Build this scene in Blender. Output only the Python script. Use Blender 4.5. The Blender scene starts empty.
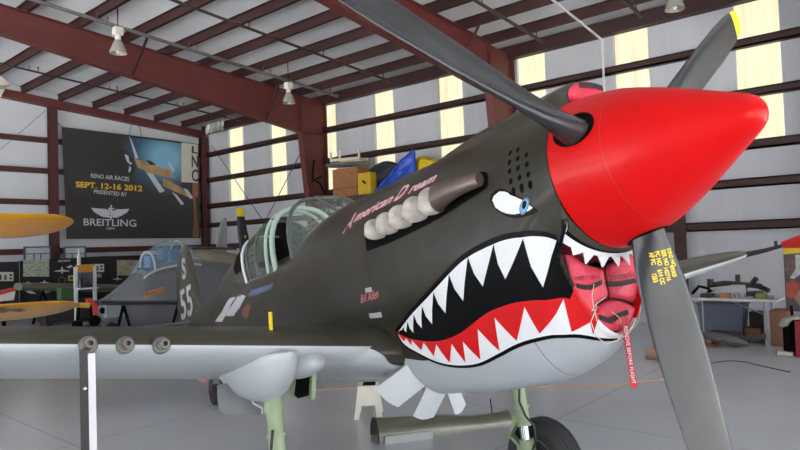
import bpy, bmesh, math, random
from mathutils import Vector, Matrix, geometry
random.seed(7)
SC = bpy.context.scene
COL = SC.collection
# ---------------------------------------------------------------- camera (world: X towards the side wall, Y along the hangar, Z up; the photographer stands at the origin)
EYE = 2.05
CAM_R = Vector((.65165696, -.75782135, -.03240373)); CAM_U = Vector((-.00254616, -.04490525, .99898801)); CAM_F = Vector((.75850954, .65091498, .03119235))
FPX = 632.936
cd = bpy.data.cameras.new('camera'); cam = bpy.data.objects.new('camera', cd); COL.objects.link(cam)
cd.sensor_width = 36; cd.lens = FPX/800*36; cd.clip_start = .05; cd.clip_end = 300
cam.matrix_world = Matrix(((CAM_R.x, CAM_U.x, -CAM_F.x, 0), (CAM_R.y, CAM_U.y, -CAM_F.y, 0), (CAM_R.z, CAM_U.z, -CAM_F.z, EYE), (0, 0, 0, 1)))
SC.camera = cam
# ---------------------------------------------------------------- daylight: bright sky in front of the open hangar door
W = bpy.data.worlds.new('sky'); SC.world = W; W.use_nodes = True
bg = W.node_tree.nodes['Background']; bg.inputs[0].default_value = (.93, .97, 1.0, 1); bg.inputs[1].default_value = 1.2
DOOR_Y = -9.0
def area(name, loc, rot, sx, sy, power, color=(1, 1, 1), portal=False):
    l = bpy.data.lights.new(name, 'AREA'); l.shape = 'RECTANGLE'; l.size = sx; l.size_y = sy; l.energy = power; l.color = color
    o = bpy.data.objects.new(name, l); COL.objects.link(o); o.location = loc; o.rotation_euler = rot
    if portal: l.cycles.is_portal = True
    return o
area('door_daylight', (0, DOOR_Y+.05, 2.6), (math.radians(-90), 0, 0), 29, 5.2, 10, portal=True)
area('added_side_daylight', (-15.25, 12, 3.1), (0, math.radians(-90), 0), 6.2, 22, 10, portal=True)  # portal of the unseen side opening, added to brighten the interior
sd = bpy.data.lights.new('sun', 'SUN'); sd.energy = 23.0; sd.angle = math.radians(1); sd.color = (.96, .985, 1.0)
so = bpy.data.objects.new('sun', sd); COL.objects.link(so); so.rotation_euler = Vector((.75, .16, -.56)).to_track_quat('-Z', 'Y').to_euler()
SC.view_settings.view_transform = 'Standard'; SC.view_settings.look = 'None'; SC.view_settings.gamma = 1; SC.view_settings.use_curve_mapping = False
SC.view_settings.exposure = 1.7
try:
    SC.cycles.max_bounces = 10; SC.cycles.diffuse_bounces = 6; SC.cycles.sample_clamp_indirect = 8; SC.cycles.use_denoising = True
except Exception: pass
# ---------------------------------------------------------------- fighter hull as a function (station x aft of the spinner tip, angle)
HT = [  # x, top, bottom, half width, height of widest point, exponent upper, exponent lower
 (.72, .365,-.62,.365, 0., 2.0, 1.75), (.87, .378,-.765,.374,-.01, 2.0, 1.75), (1.03, .39,-.87,.382,-.03, 2.0, 2.1), (1.32, .41,-.95,.397,-.06, 2.05, 2.15),
 (1.9, .455,-.98,.42,-.10, 2.1, 2.25), (2.3,.48,-.975,.432,-.11,2.15,2.3), (2.6, .49,-.90,.44,-.11, 2.15, 2.3), (2.85, .50,-.84,.445,-.11, 2.2, 2.3), (3.2, .515,-.80,.45,-.10, 2.2, 2.4),
 (3.6,.47,-.78,.45,-.09,2.2,2.4), (3.9,.37,-.77,.45,-.085,2.2,2.4), (5.0,.38,-.70,.43,-.05,2.1,2.3), (5.4, .52,-.67,.42,-.04, 2.1, 2.2), (6.0, .52,-.57,.37,0., 2.0, 2.1), (7.2, .41,-.38,.26,.02, 2., 2.),
 (8.2, .34,-.20,.17,.05, 2., 2.), (9.0, .30,-.04,.08,.12, 2., 2.), (9.4, .27,.05,.03,.15, 2., 2.)]
def _herm(xs, ys, x):
    n = len(xs)
    x = min(max(x, xs[0]), xs[-1]); i = 0
    while i < n - 2 and x > xs[i + 1]: i += 1
    def sl(k):
        if k == 0: return (ys[1]-ys[0])/(xs[1]-xs[0])
        if k == n-1: return (ys[-1]-ys[-2])/(xs[-1]-xs[-2])
        a = (ys[k]-ys[k-1])/(xs[k]-xs[k-1]); b = (ys[k+1]-ys[k])/(xs[k+1]-xs[k])
        return 0. if a*b <= 0 else 2*a*b/(a+b)
    h = xs[i+1]-xs[i]; t = (x-xs[i])/h; m0 = sl(i)*h; m1 = sl(i+1)*h
    return (2*t**3-3*t*t+1)*ys[i]+(t**3-2*t*t+t)*m0+(-2*t**3+3*t*t)*ys[i+1]+(t**3-t*t)*m1
_HX = [r[0] for r in HT]
_HC = {}
def hull_sec(x):
    k = round(x, 5)
    if k not in _HC: _HC[k] = [_herm(_HX, [r[j] for r in HT], x) for j in range(1, 7)]
    return _HC[k]
def hull_pt(x, th):            # th: 0 = starboard, pi/2 = top, -pi/2 = bottom
    zt, zb, w, zw, nu, nl = hull_sec(x)
    c = math.cos(th); s = math.sin(th); e = 2/(nu if s >= 0 else nl)
    b = w*math.copysign(abs(c)**e, c)
    z = zw+(zt-zw)*abs(s)**e if s >= 0 else zw-(zw-zb)*abs(s)**e
    return (x, b, z)
def x_front(th):               # the cowl starts at the spinner; below it the intake lip lies further aft
    z = hull_pt(.87, th)[2]
    t = min(max((-.27-z)/.12, 0), 1); t = t*t*(3-2*t)
    return .772+.10*t
def hull_nrm(x, th):
    e = 1e-3
    p = hull_pt(x, th); q = hull_pt(x+e, th); r = hull_pt(x, th+e)
    u = [q[i]-p[i] for i in range(3)]; v = [r[i]-p[i] for i in range(3)]
    n = (u[1]*v[2]-u[2]*v[1], u[2]*v[0]-u[0]*v[2], u[0]*v[1]-u[1]*v[0])
    l = math.sqrt(sum(k*k for k in n)) or 1
    n = tuple(k/l for k in n)
    return n if n[1]*p[1]+n[2]*(p[2]-hull_sec(x)[3]) > 0 else tuple(-k for k in n)
# ---------------------------------------------------------------- helpers
def P(px, py, **k):            # the point of the hangar seen at a place of the photograph, on a given wall distance / depth / height
    d = CAM_F+CAM_R*((px-400)/FPX)-CAM_U*((py-225)/FPX)
    if 'x' in k: t = k['x']/d.x
    elif 'y' in k: t = k['y']/d.y
    else: t = (k['z']-EYE)/d.z
    p = d*t; return Vector((p.x, p.y, p.z+EYE))
def srgb(r, g, b):
    f = lambda v: (v/255/12.92) if v/255 <= .04045 else ((v/255+.055)/1.055)**2.4
    return (f(r), f(g), f(b), 1)
MATS = {}
def M(name, col, rough=.6, metal=0., coat=0., var=.0, scale=6., bump=0., bscale=30., emit=0., alpha=1., stretch=(1, 1, 1), spec=.5, coatr=.05):
    if name in MATS: return MATS[name]
    m = bpy.data.materials.new(name); m.use_nodes = True; MATS[name] = m
    nt = m.node_tree; b = nt.nodes['Principled BSDF']
    c = srgb(*col)
    b.inputs['Base Color'].default_value = c; b.inputs['Roughness'].default_value = rough; b.inputs['Metallic'].default_value = metal
    b.inputs['Coat Weight'].default_value = coat; b.inputs['Coat Roughness'].default_value = coatr; b.inputs['Specular IOR Level'].default_value = spec
    b.inputs['Alpha'].default_value = alpha
    if emit: b.inputs['Emission Color'].default_value = c; b.inputs['Emission Strength'].default_value = emit
    if var or bump:
        tc = nt.nodes.new('ShaderNodeTexCoord'); mp = nt.nodes.new('ShaderNodeMapping'); mp.inputs['Scale'].default_value = stretch
        nt.links.new(tc.outputs['Object'], mp.inputs['Vector'])
    if var:
        n = nt.nodes.new('ShaderNodeTexNoise'); n.inputs['Scale'].default_value = scale; n.inputs['Detail'].default_value = 6; nt.links.new(mp.outputs[0], n.inputs['Vector'])
        r = nt.nodes.new('ShaderNodeValToRGB'); r.color_ramp.elements[0].position = .3; r.color_ramp.elements[1].position = .7
        r.color_ramp.elements[0].color = tuple(max(0, v*(1-var)) for v in c[:3])+(1,); r.color_ramp.elements[1].color = tuple(min(1, v*(1+var)) for v in c[:3])+(1,)
        nt.links.new(n.outputs[0], r.inputs[0]); nt.links.new(r.outputs[0], b.inputs['Base Color'])
        if emit: nt.links.new(r.outputs[0], b.inputs['Emission Color'])
    if bump:
        n2 = nt.nodes.new('ShaderNodeTexNoise'); n2.inputs['Scale'].default_value = bscale; n2.inputs['Detail'].default_value = 3; nt.links.new(mp.outputs[0], n2.inputs['Vector'])
        bp = nt.nodes.new('ShaderNodeBump'); bp.inputs['Strength'].default_value = bump; bp.inputs['Distance'].default_value = .05
        nt.links.new(n2.outputs[0], bp.inputs['Height']); nt.links.new(bp.outputs[0], b.inputs['Normal'])
    return m
class MB:
    def __init__(s): s.v = []; s.f = []; s.m = []
    def add(s, v, f, mi=0):
        o = len(s.v); s.v += [tuple(p) for p in v]; s.f += [tuple(i+o for i in q) for q in f]; s.m += [mi]*len(f); return s
    def box(s, c, d, mi=0, R=None):
        v = [Vector((x*d[0]/2, y*d[1]/2, z*d[2]/2)) for x in (-1, 1) for y in (-1, 1) for z in (-1, 1)]
        if R is not None: v = [R @ p for p in v]
        return s.add([p+Vector(c) for p in v], [(0, 1, 3, 2), (4, 6, 7, 5), (0, 4, 5, 1), (2, 3, 7, 6), (0, 2, 6, 4), (1, 5, 7, 3)], mi)
    def mm(s, a, b, mi=0): return s.box([(a[i]+b[i])/2 for i in range(3)], [abs(b[i]-a[i]) for i in range(3)], mi)
    def bar(s, p, q, w, t, up=(0, 0, 1), mi=0):       # rectangular bar from p to q
        p = Vector(p); q = Vector(q); d = (q-p).normalized(); u = Vector(up); a = d.cross(u).normalized(); b = a.cross(d)
        v = [e+a*i*w/2+b*j*t/2 for e in (p, q) for i, j in ((-1, -1), (1, -1), (1, 1), (-1, 1))]
        return s.add(v, [(0, 1, 2, 3), (7, 6, 5, 4), (0, 4, 5, 1), (1, 5, 6, 2), (2, 6, 7, 3), (3, 7, 4, 0)], mi)
    def tube(s, path, r, n=12, mi=0, caps=True):
        path = [Vector(p) for p in path]; rs = r if isinstance(r, (list, tuple)) else [r]*len(path); rings = []
        up = Vector((0, 0, 1))
        for i, p in enumerate(path):
            d = (path[min(i+1, len(path)-1)]-path[max(i-1, 0)]).normalized()
            a = d.cross(up)
            if a.length < .05: a = d.cross(Vector((1, 0, 0)))
            a.normalize(); b = a.cross(d); up = b
            rings.append([p+(a*math.cos(2*math.pi*k/n)+b*math.sin(2*math.pi*k/n))*rs[i] for k in range(n)])
        return s.loft(rings, mi, True, caps)
    def loft(s, rings, mi=0, closed=True, caps=True, mf=None):
        n = len(rings[0]); v = [p for r in rings for p in r]; f = []; ms = []
        for i in range(len(rings)-1):
            for k in range(n if closed else n-1):
                k2 = (k+1) % n; f.append((i*n+k, i*n+k2, (i+1)*n+k2, (i+1)*n+k)); ms.append(mf(i, k) if mf else mi)
        if caps and closed: f += [tuple(range(n-1, -1, -1)), tuple((len(rings)-1)*n+k for k in range(n))]; ms += [mi, mi]
        o = len(s.v); s.v += [tuple(p) for p in v]; s.f += [tuple(i+o for i in q) for q in f]; s.m += ms; return s
    def lathe(s, prof, origin, axis, n=32, mi=0, caps=True):     # prof: (distance along axis, radius)
        ax = Vector(axis).normalized(); a = ax.cross(Vector((0, 0, 1)))
        if a.length < .05: a = ax.cross(Vector((1, 0, 0)))
        a.normalize(); b = ax.cross(a); o = Vector(origin)
        return s.loft([[o+ax*h+(a*math.cos(2*math.pi*k/n)+b*math.sin(2*math.pi*k/n))*max(r, 1e-4) for k in range(n)] for h, r in prof], mi, True, caps)
    def ell(s, c, r, mi=0, n=20, m=12, R=None, e=1.):
        rings = []
        pw = lambda v: math.copysign(abs(v)**e, v)
        for i in range(m+1):
            t = -math.pi/2+math.pi*i/m; cz = max(abs(math.cos(t)), 1e-3)**e
            ring = [Vector((r[0]*cz*pw(math.cos(2*math.pi*k/n)), r[1]*cz*pw(math.sin(2*math.pi*k/n)), r[2]*pw(math.sin(t)))) for k in range(n)]
            rings.append([(R @ p if R is not None else p)+Vector(c) for p in ring])
        return s.loft(rings, mi)
    def prism(s, poly, ext, mi=0):                    # closed planar polygon swept by a vector
        e = Vector(ext); n = len(poly); v = [Vector(p) for p in poly]; v2 = [p+e for p in v]
        return s.add(v+v2, [tuple(range(n-1, -1, -1)), tuple(range(n, 2*n))]+[(k, (k+1) % n, n+(k+1) % n, n+k) for k in range(n)], mi)
    def build(s, name, mats, parent=None, angle=35, bevel=0., loc=None, conv=None):
        if conv: s.v = [conv(p) for p in s.v]
        if loc is not None: L = Vector(loc); s.v = [tuple(Vector(p)-L) for p in s.v]
        me = bpy.data.meshes.new(name); me.from_pydata(s.v, [], s.f)
        for m in (mats if isinstance(mats, (list, tuple)) else [mats]): me.materials.append(m)
        me.polygons.foreach_set('material_index', s.m)
        bm = bmesh.new(); bm.from_mesh(me); bmesh.ops.recalc_face_normals(bm, faces=bm.faces); bm.to_mesh(me); bm.free()
        me.polygons.foreach_set('use_smooth', [True]*len(me.polygons)); me.set_sharp_from_angle(angle=math.radians(angle)); me.update()
        o = bpy.data.objects.new(name, me); COL.objects.link(o)
        if loc is not None: o.location = loc
        if parent is not None: o.parent = parent
        if bevel:
            b = o.modifiers.new('bevel', 'BEVEL'); b.width = bevel; b.segments = 2; b.limit_method = 'ANGLE'
        return o
def tag(o, label, cat, group=None):
    o['label'] = label; o['category'] = cat
    if group: o['group'] = group
    return o
def empty(name, loc, label=None, cat=None, group=None):
    o = bpy.data.objects.new(name, None); COL.objects.link(o); o.location = loc; o.empty_display_size = .1
    if label: tag(o, label, cat, group)
    return o
def struct(o): o['kind'] = 'structure'; return o
def in_(root): L = root.location.copy(); return lambda p: tuple(Vector(p)-L)     # world coordinates into a root at L
_T = {}
def glyphs(txt, size=1., shear=0., align='LEFT', bold=0., space=1.):     # flat text as (vertices, faces), baseline on y = 0
    c = bpy.data.curves.new('lettering', 'FONT'); c.body = txt; c.size = size; c.shear = shear; c.align_x = align; c.offset = bold; c.space_character = space; c.resolution_u = 3
    o = bpy.data.objects.new('lettering', c); COL.objects.link(o)
    bpy.context.view_layer.update()
    me = bpy.data.meshes.new_from_object(o.evaluated_get(bpy.context.evaluated_depsgraph_get()))
    v = [tuple(p.co) for p in me.vertices]; f = [tuple(p.vertices) for p in me.polygons]
    bpy.data.objects.remove(o); bpy.data.curves.remove(c); bpy.data.meshes.remove(me)
    return v, f
def put_text(mb, txt, size, org, ex, ey, mi=0, **k):
    v, f = glyphs(txt, size, **k); o = Vector(org); ex = Vector(ex); ey = Vector(ey)
    mb.add([o+ex*p[0]+ey*p[1] for p in v], f, mi)
def dup(o, parent=None):
    c = o.copy(); COL.objects.link(c)
    if parent is not None: c.parent = parent
    for ch in o.children: dup(ch, c)
    return c
# ---------------------------------------------------------------- the hangar
WALL_X = 15.3; END_Y = 24.06; LEFT_X = -15.3
roof_z = lambda x: 7.42+.075*(WALL_X-x)
RED = M('red_oxide_steel', (95, 41, 37), .55, var=.12, scale=3)
DKRED = M('dark_red_purlin_steel', (56, 25, 24), .6, var=.15, scale=2)  # side wall girts are backlit; that shade is put into this tone
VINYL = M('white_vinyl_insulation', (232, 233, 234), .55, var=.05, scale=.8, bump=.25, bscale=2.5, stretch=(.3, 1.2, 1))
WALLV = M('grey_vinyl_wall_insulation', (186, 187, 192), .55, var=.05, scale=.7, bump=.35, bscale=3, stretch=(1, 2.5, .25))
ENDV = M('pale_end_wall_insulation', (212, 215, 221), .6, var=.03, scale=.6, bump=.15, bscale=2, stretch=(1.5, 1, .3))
GIRTR = M('end_wall_girt_red', (78, 36, 36), .6, var=.1, scale=2)
def floor_mat():
    m = M('sealed_concrete', (186, 189, 194), .22, var=.045, scale=.5, spec=.5)
    nt = m.node_tree; b = nt.nodes['Principled BSDF']
    tc = nt.nodes.new('ShaderNodeTexCoord'); sp = nt.nodes.new('ShaderNodeSeparateXYZ'); nt.links.new(tc.outputs['Object'], sp.inputs[0])
    def joint(sock, per, off):
        a = nt.nodes.new('ShaderNodeMath'); a.operation = 'ADD'; a.inputs[1].default_value = off; nt.links.new(sock, a.inputs[0])
        d = nt.nodes.new('ShaderNodeMath'); d.operation = 'PINGPONG'; d.inputs[1].default_value = per/2; nt.links.new(a.outputs[0], d.inputs[0])
        l = nt.nodes.new('ShaderNodeMath'); l.operation = 'LESS_THAN'; l.inputs[1].default_value = .007; nt.links.new(d.outputs[0], l.inputs[0]); return l
    j1 = joint(sp.outputs[0], 3.8, .9); j2 = joint(sp.outputs[1], 3.8, .35)
    mx = nt.nodes.new('ShaderNodeMath'); mx.operation = 'MAXIMUM'; nt.links.new(j1.outputs[0], mx.inputs[0]); nt.links.new(j2.outputs[0], mx.inputs[1])
    mix = nt.nodes.new('ShaderNodeMix'); mix.data_type = 'RGBA'
    src = b.inputs['Base Color'].links[0].from_socket
    nt.links.new(src, mix.inputs[6]); mix.inputs[7].default_value = srgb(104, 104, 103); 
    ml = nt.nodes.new('ShaderNodeMath'); ml.operation = 'MULTIPLY'; ml.inputs[1].default_value = .45; nt.links.new(mx.outputs[0], ml.inputs[0]); nt.links.new(ml.outputs[0], mix.inputs[0])
    nt.links.new(mix.outputs[2], b.inputs['Base Color'])
    n = nt.nodes.new('ShaderNodeTexNoise'); n.inputs['Scale'].default_value = .8; n.inputs['Detail'].default_value = 4; nt.links.new(tc.outputs['Object'], n.inputs['Vector'])
    r = nt.nodes.new('ShaderNodeMapRange'); r.inputs[1].default_value = .3; r.inputs[2].default_value = .7; r.inputs[3].default_value = .15; r.inputs[4].default_value = .24
    nt.links.new(n.outputs[0], r.inputs[0]); nt.links.new(r.outputs[0], b.inputs['Roughness'])
    return m
struct(MB().mm((LEFT_X-.3, DOOR_Y-.3, -.25), (WALL_X+.3, END_Y+.3, 0)).build('floor', floor_mat()))
APR = M('sunlit_apron_concrete', (178, 174, 166), .8, var=.06, scale=.5)  # unseen ground outside, added to bounce sunlight up to the roof
struct(MB().mm((-60, -60, -.3), (40, DOOR_Y-.31, -.02)).build('ground', APR)); struct(MB().mm((-60, DOOR_Y-.3, -.3), (LEFT_X-.31, 45, -.02)).build('ground', APR))
# roof: two slopes from a ridge
RIDGE_X = 0.
zr = lambda x: roof_z(x) if x >= RIDGE_X else roof_z(2*RIDGE_X-x)
mb = MB()
for x0, x1 in ((LEFT_X-.3, RIDGE_X), (RIDGE_X, WALL_X+.3)):
    y0, y1 = DOOR_Y-.3, END_Y+.3
    v = [(x, y, zr(x)+d) for d in (0, .2) for x, y in ((x0, y0), (x1, y0), (x1, y1), (x0, y1))]
    mb.add(v, [(0, 1, 2, 3), (4, 5, 6, 7), (0, 1, 5, 4), (1, 2, 6, 5), (2, 3, 7, 6), (3, 0, 4, 7)])
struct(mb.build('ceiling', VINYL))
# side wall with tall translucent strips let into it
STRIPS = [(21.36, 22.40), (18.66, 19.62), (15.93, 16.95), (13.24, 14.11), (10.54, 11.45), (7.86, 8.71), (5.15, 5.99), (2.43, 3.30), (-.3, .6), (-3., -2.1), (-5.7, -4.8), (-8.4, -7.5)]
STRIP_Z0 = 4.06
mb = MB().mm((WALL_X, DOOR_Y-.3, 0), (WALL_X+.25, END_Y+.3, STRIP_Z0))
ys = [END_Y+.3]+[v for a, b in STRIPS for v in (b, a)]+[DOOR_Y-.3]
for i in range(0, len(ys), 2): mb.mm((WALL_X, ys[i+1], STRIP_Z0), (WALL_X+.25, ys[i], 7.45))
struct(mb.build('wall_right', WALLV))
GLOW = M('daylit_translucent_panel', (255, 239, 198), .5, var=.24, scale=2.2, stretch=(1, 4., .25), emit=.34)
GLOW.node_tree.links.remove(GLOW.node_tree.nodes['Principled BSDF'].inputs['Base Color'].links[0]); GLOW.node_tree.nodes['Principled BSDF'].inputs['Base Color'].default_value = srgb(110, 100, 76)
for i, (a, b) in enumerate(STRIPS):
    w = MB()
    n = 12
    w.loft([[(WALL_X+.10+.015*math.sin(k*math.pi), a+(b-a)*k/n, z) for k in range(n+1)]+[(WALL_X+.13, a+(b-a)*k/n, z) for k in range(n, -1, -1)] for z in (STRIP_Z0, 7.45)])
    struct(w.build('window_%d' % (i+1), GLOW))
# end wall, left wall (with an unseen opening added for light), door header
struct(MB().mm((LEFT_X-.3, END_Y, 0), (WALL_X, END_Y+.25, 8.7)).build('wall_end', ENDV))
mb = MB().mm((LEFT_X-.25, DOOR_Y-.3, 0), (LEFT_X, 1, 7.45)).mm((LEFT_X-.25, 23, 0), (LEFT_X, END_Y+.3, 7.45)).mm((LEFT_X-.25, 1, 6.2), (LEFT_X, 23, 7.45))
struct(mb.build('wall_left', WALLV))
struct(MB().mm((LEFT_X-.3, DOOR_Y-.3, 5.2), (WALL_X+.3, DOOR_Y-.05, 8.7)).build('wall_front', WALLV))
# girts
for z, t in ((2.23, .20), (3.14, .19), (3.95, .19), (5.06, .18), (6.15, .18)):
    g = MB().mm((WALL_X-.2, DOOR_Y, z-t/2), (WALL_X-.005, END_Y-.2, z-t/2+.035)).mm((WALL_X-.2, DOOR_Y, z-t/2), (WALL_X-.165, END_Y-.2, z+t/2))
    g.mm((WALL_X-.2, DOOR_Y, z+t/2-.03), (WALL_X-.005, END_Y-.2, z+t/2)); struct(g.build('girt', DKRED))
    struct(MB().mm((LEFT_X+2, END_Y-.16, z-t/2), (WALL_X-.25, END_Y-.005, z+t/2)).build('girt', GIRTR))
struct(MB().mm((WALL_X-.25, DOOR_Y, 7.04), (WALL_X-.01, END_Y-.1, 7.38)).build('eave_beam', DKRED))
# purlins
x = 14.15
while x > -13:
    struct(MB().mm((x-.04, DOOR_Y, zr(x)-.26), (x+.05, END_Y-.02, zr(x)-.24)).mm((x-.005, DOOR_Y, zr(x)-.25), (x+.005, END_Y-.02, zr(x)-.005)).mm((x-.05, DOOR_Y, zr(x)-.03), (x+.05, END_Y-.02, zr(x)-.004)).build('purlin', DKRED)); x -= 1.215
# rigid frames: tapered rafter and column
def frame(y):
    top = lambda x: zr(x)-.265
    def bot(x):
        x = abs(x)
        return 5.98+(14.05-x)*.141 if x > 5 else 7.256-.02*(5-x)
    xs = [0, 2.5, 5.07, 7.2, 9, 11, 12.8, 14.05]
    for sgn in (1, -1):
        r = MB()
        for k in range(len(xs)-1):
            a, b = xs[k], xs[k+1]; a_, b_ = a*sgn, b*sgn
            q = [(a_, top(a_)), (b_, top(b_)), (b_, bot(b_)), (a_, bot(a_))]
            r.prism([(p[0], y-.008, p[1]) for p in q], (0, .016, 0))
            for zf in (top, bot):
                r.prism([(a_, y-.12, zf(a_)), (b_, y-.12, zf(b_)), (b_, y-.12, zf(b_)-.02), (a_, y-.12, zf(a_)-.02)], (0, .24, 0))
        struct(r.build('rafter_beam', RED))
        c = MB(); e = 15.2*sgn; s = sgn
        q = [(14.05*s, bot(14.05)), (14.05*s, top(14.05*s)), (e, top(e)), (e, 0), (14.72*s, 0)]
        c.prism([(p[0], y-.008, p[1]) for p in q], (0, .016, 0))
        c.bar((14.05*s, y, bot(14.05)), (14.72*s, y, 0), .24, .02, up=(1, 0, 0)); c.bar((e, y, top(e)), (e, y, 0), .24, .02, up=(1, 0, 0))
        c.bar((14.05*s, y, bot(14.05)+.02), (e, y, bot(14.05)+.02), .24, .02); c.bar((14.05*s, y, top(14.05*s)), (14.05*s, y, bot(14.05)), .2, .014, up=(1, 0, 0))
        c.mm((min(14.55*s, 15.1*s), y-.2, 0), (max(14.55*s, 15.1*s), y+.2, .02)); struct(c.build('column', RED))
        for xb in (8.2, 12.6):           # flange braces up to the purlins
            b = MB().bar((xb*s, y-.1, bot(xb)+.03), ((xb+.1)*s, y-.75, zr(xb)-.2), .05, .05); struct(b.build('trim_1', DKRED))
frame(16.4); frame(8.85); frame(1.3); frame(-6.3)
# end wall frame
r = MB()
for x0, x1 in ((LEFT_X+.2, 0), (0, 15.1)):
    r.prism([(x0, END_Y-.3, zr(x0)-.27), (x1, END_Y-.3, zr(x1)-.27), (x1, END_Y-.3, zr(x1)-.55), (x0, END_Y-.3, zr(x0)-.55)], (0, .28, 0))
struct(r.build('rafter_beam', RED))
for x0, x1 in ((8.85, 9.15), (2.8, 3.1), (-3.2, -2.9), (14.88, 15.2), (-9.2, -8.9)):
    struct(MB().mm((x0, END_Y-.31, 0), (x1, END_Y-.29, zr(x0)-.55)).mm((x0, END_Y-.18, 0), (x1, END_Y-.16, zr(x0)-.55)).mm(((x0+x1)/2-.01, END_Y-.3, 0), ((x0+x1)/2+.01, END_Y-.17, zr(x0)-.55)).build('column', GIRTR))
struct(MB().mm((WALL_X-.26, 4.42, 0), (WALL_X-.22, 4.68, 3.2)).mm((WALL_X-.22, 4.54, 0), (WALL_X-.01, 4.56, 3.2)).build('column', DKRED))
ROD = M('dark_steel_rod', (52, 44, 44), .5)
for p, q in (((212, 146), (291, 262)), ((301, 152), (244, 262))):
    struct(MB().tube([P(*p, x=WALL_X-.28), P(*q, x=WALL_X-.28)], .014, 8).build('trim_2', ROD))
struct(MB().tube([P(0, 150, y=END_Y-.32), P(46, 110, y=END_Y-.32)], .008, 6).build('trim_2', ROD))
# insulation torn loose in the far corner of the roof
VI2 = M('torn_vinyl', (214, 214, 212), .6)
mb = MB(); p0 = P(206, 125, y=22.2); p1 = P(224, 120, y=22.2); n = 14; r0 = []; r1 = []; r2 = []
for k in range(n+1):
    p = p0.lerp(p1, k/n); w = .07*math.sin(k*2.3); r0.append(p+Vector((0, w, 0))); r1.append(p+Vector((0, w*1.5+.05, -.22))); r2.append(p+Vector((0, .04-w, -.36-.1*random.random())))
mb.loft([r0, r1, r2], 0, False); mb.loft([[q+Vector((0, .012, 0)) for q in r] for r in (r0, r1, r2)], 0, False)
tag(mb.build('insulation_scrap', VI2), 'torn white insulation hanging from the roof above the far wall corner', 'insulation')
# ---------------------------------------------------------------- the shark mouthed fighter (coordinates: station x aft of the spinner tip, b to starboard, z up along the hull)
TIP = Vector((2.68564, .48411, 2.42131+EYE-1.95)); AA = Vector((-.284221, -.936251, .206524)); AS = Vector((-.95688, .290483, 0)); AC = Vector((.059992, .197618, .978442))
X0 = 2.7
ZG = -(TIP.z-AA.z*X0)/AC.z                      # where the ground is under the wheels
ROOT = TIP-AA*X0+AC*ZG
air = empty('fighter_airplane', ROOT, 'olive drab propeller fighter with a shark mouth and red spinner filling the hangar', 'airplane')
air.rotation_mode = 'QUATERNION'
air.rotation_quaternion = Matrix(((AA.x, -AS.x, AC.x), (AA.y, -AS.y, AC.y), (AA.z, -AS.z, AC.z))).to_quaternion()
bpy.context.view_layer.update()
cv = lambda p: (X0-p[0], -p[1], p[2]-ZG)
def ap(name, mb, mats, parent=None, **k): return mb.build(name, mats, parent or air, conv=cv, **k)
def aw(x, b, z): return TIP-AA*x+AS*b+AC*z      # hull coordinates to the hangar
OLIVE = M('olive_drab_paint', (62, 60, 50), .32, spec=.22, coat=.14, var=.10, scale=3, bump=.06, bscale=3.5, coatr=.06)
GREY = M('neutral_grey_paint', (178, 183, 188), .38, coat=.25, var=.05, scale=2, bump=.03, bscale=3)
CHROMATE = M('pale_green_primer', (150, 166, 130), .45, var=.1, scale=10)
BLACK = M('black_rubber', (24, 24, 25), .65); DARK = M('black_and_recess_shade', (9, 9, 9), .8, spec=.1)  # DARK: black parts, and the shade painted into holes and recesses
STEEL = M('bright_steel', (200, 202, 205), .22, metal=1.)
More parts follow.
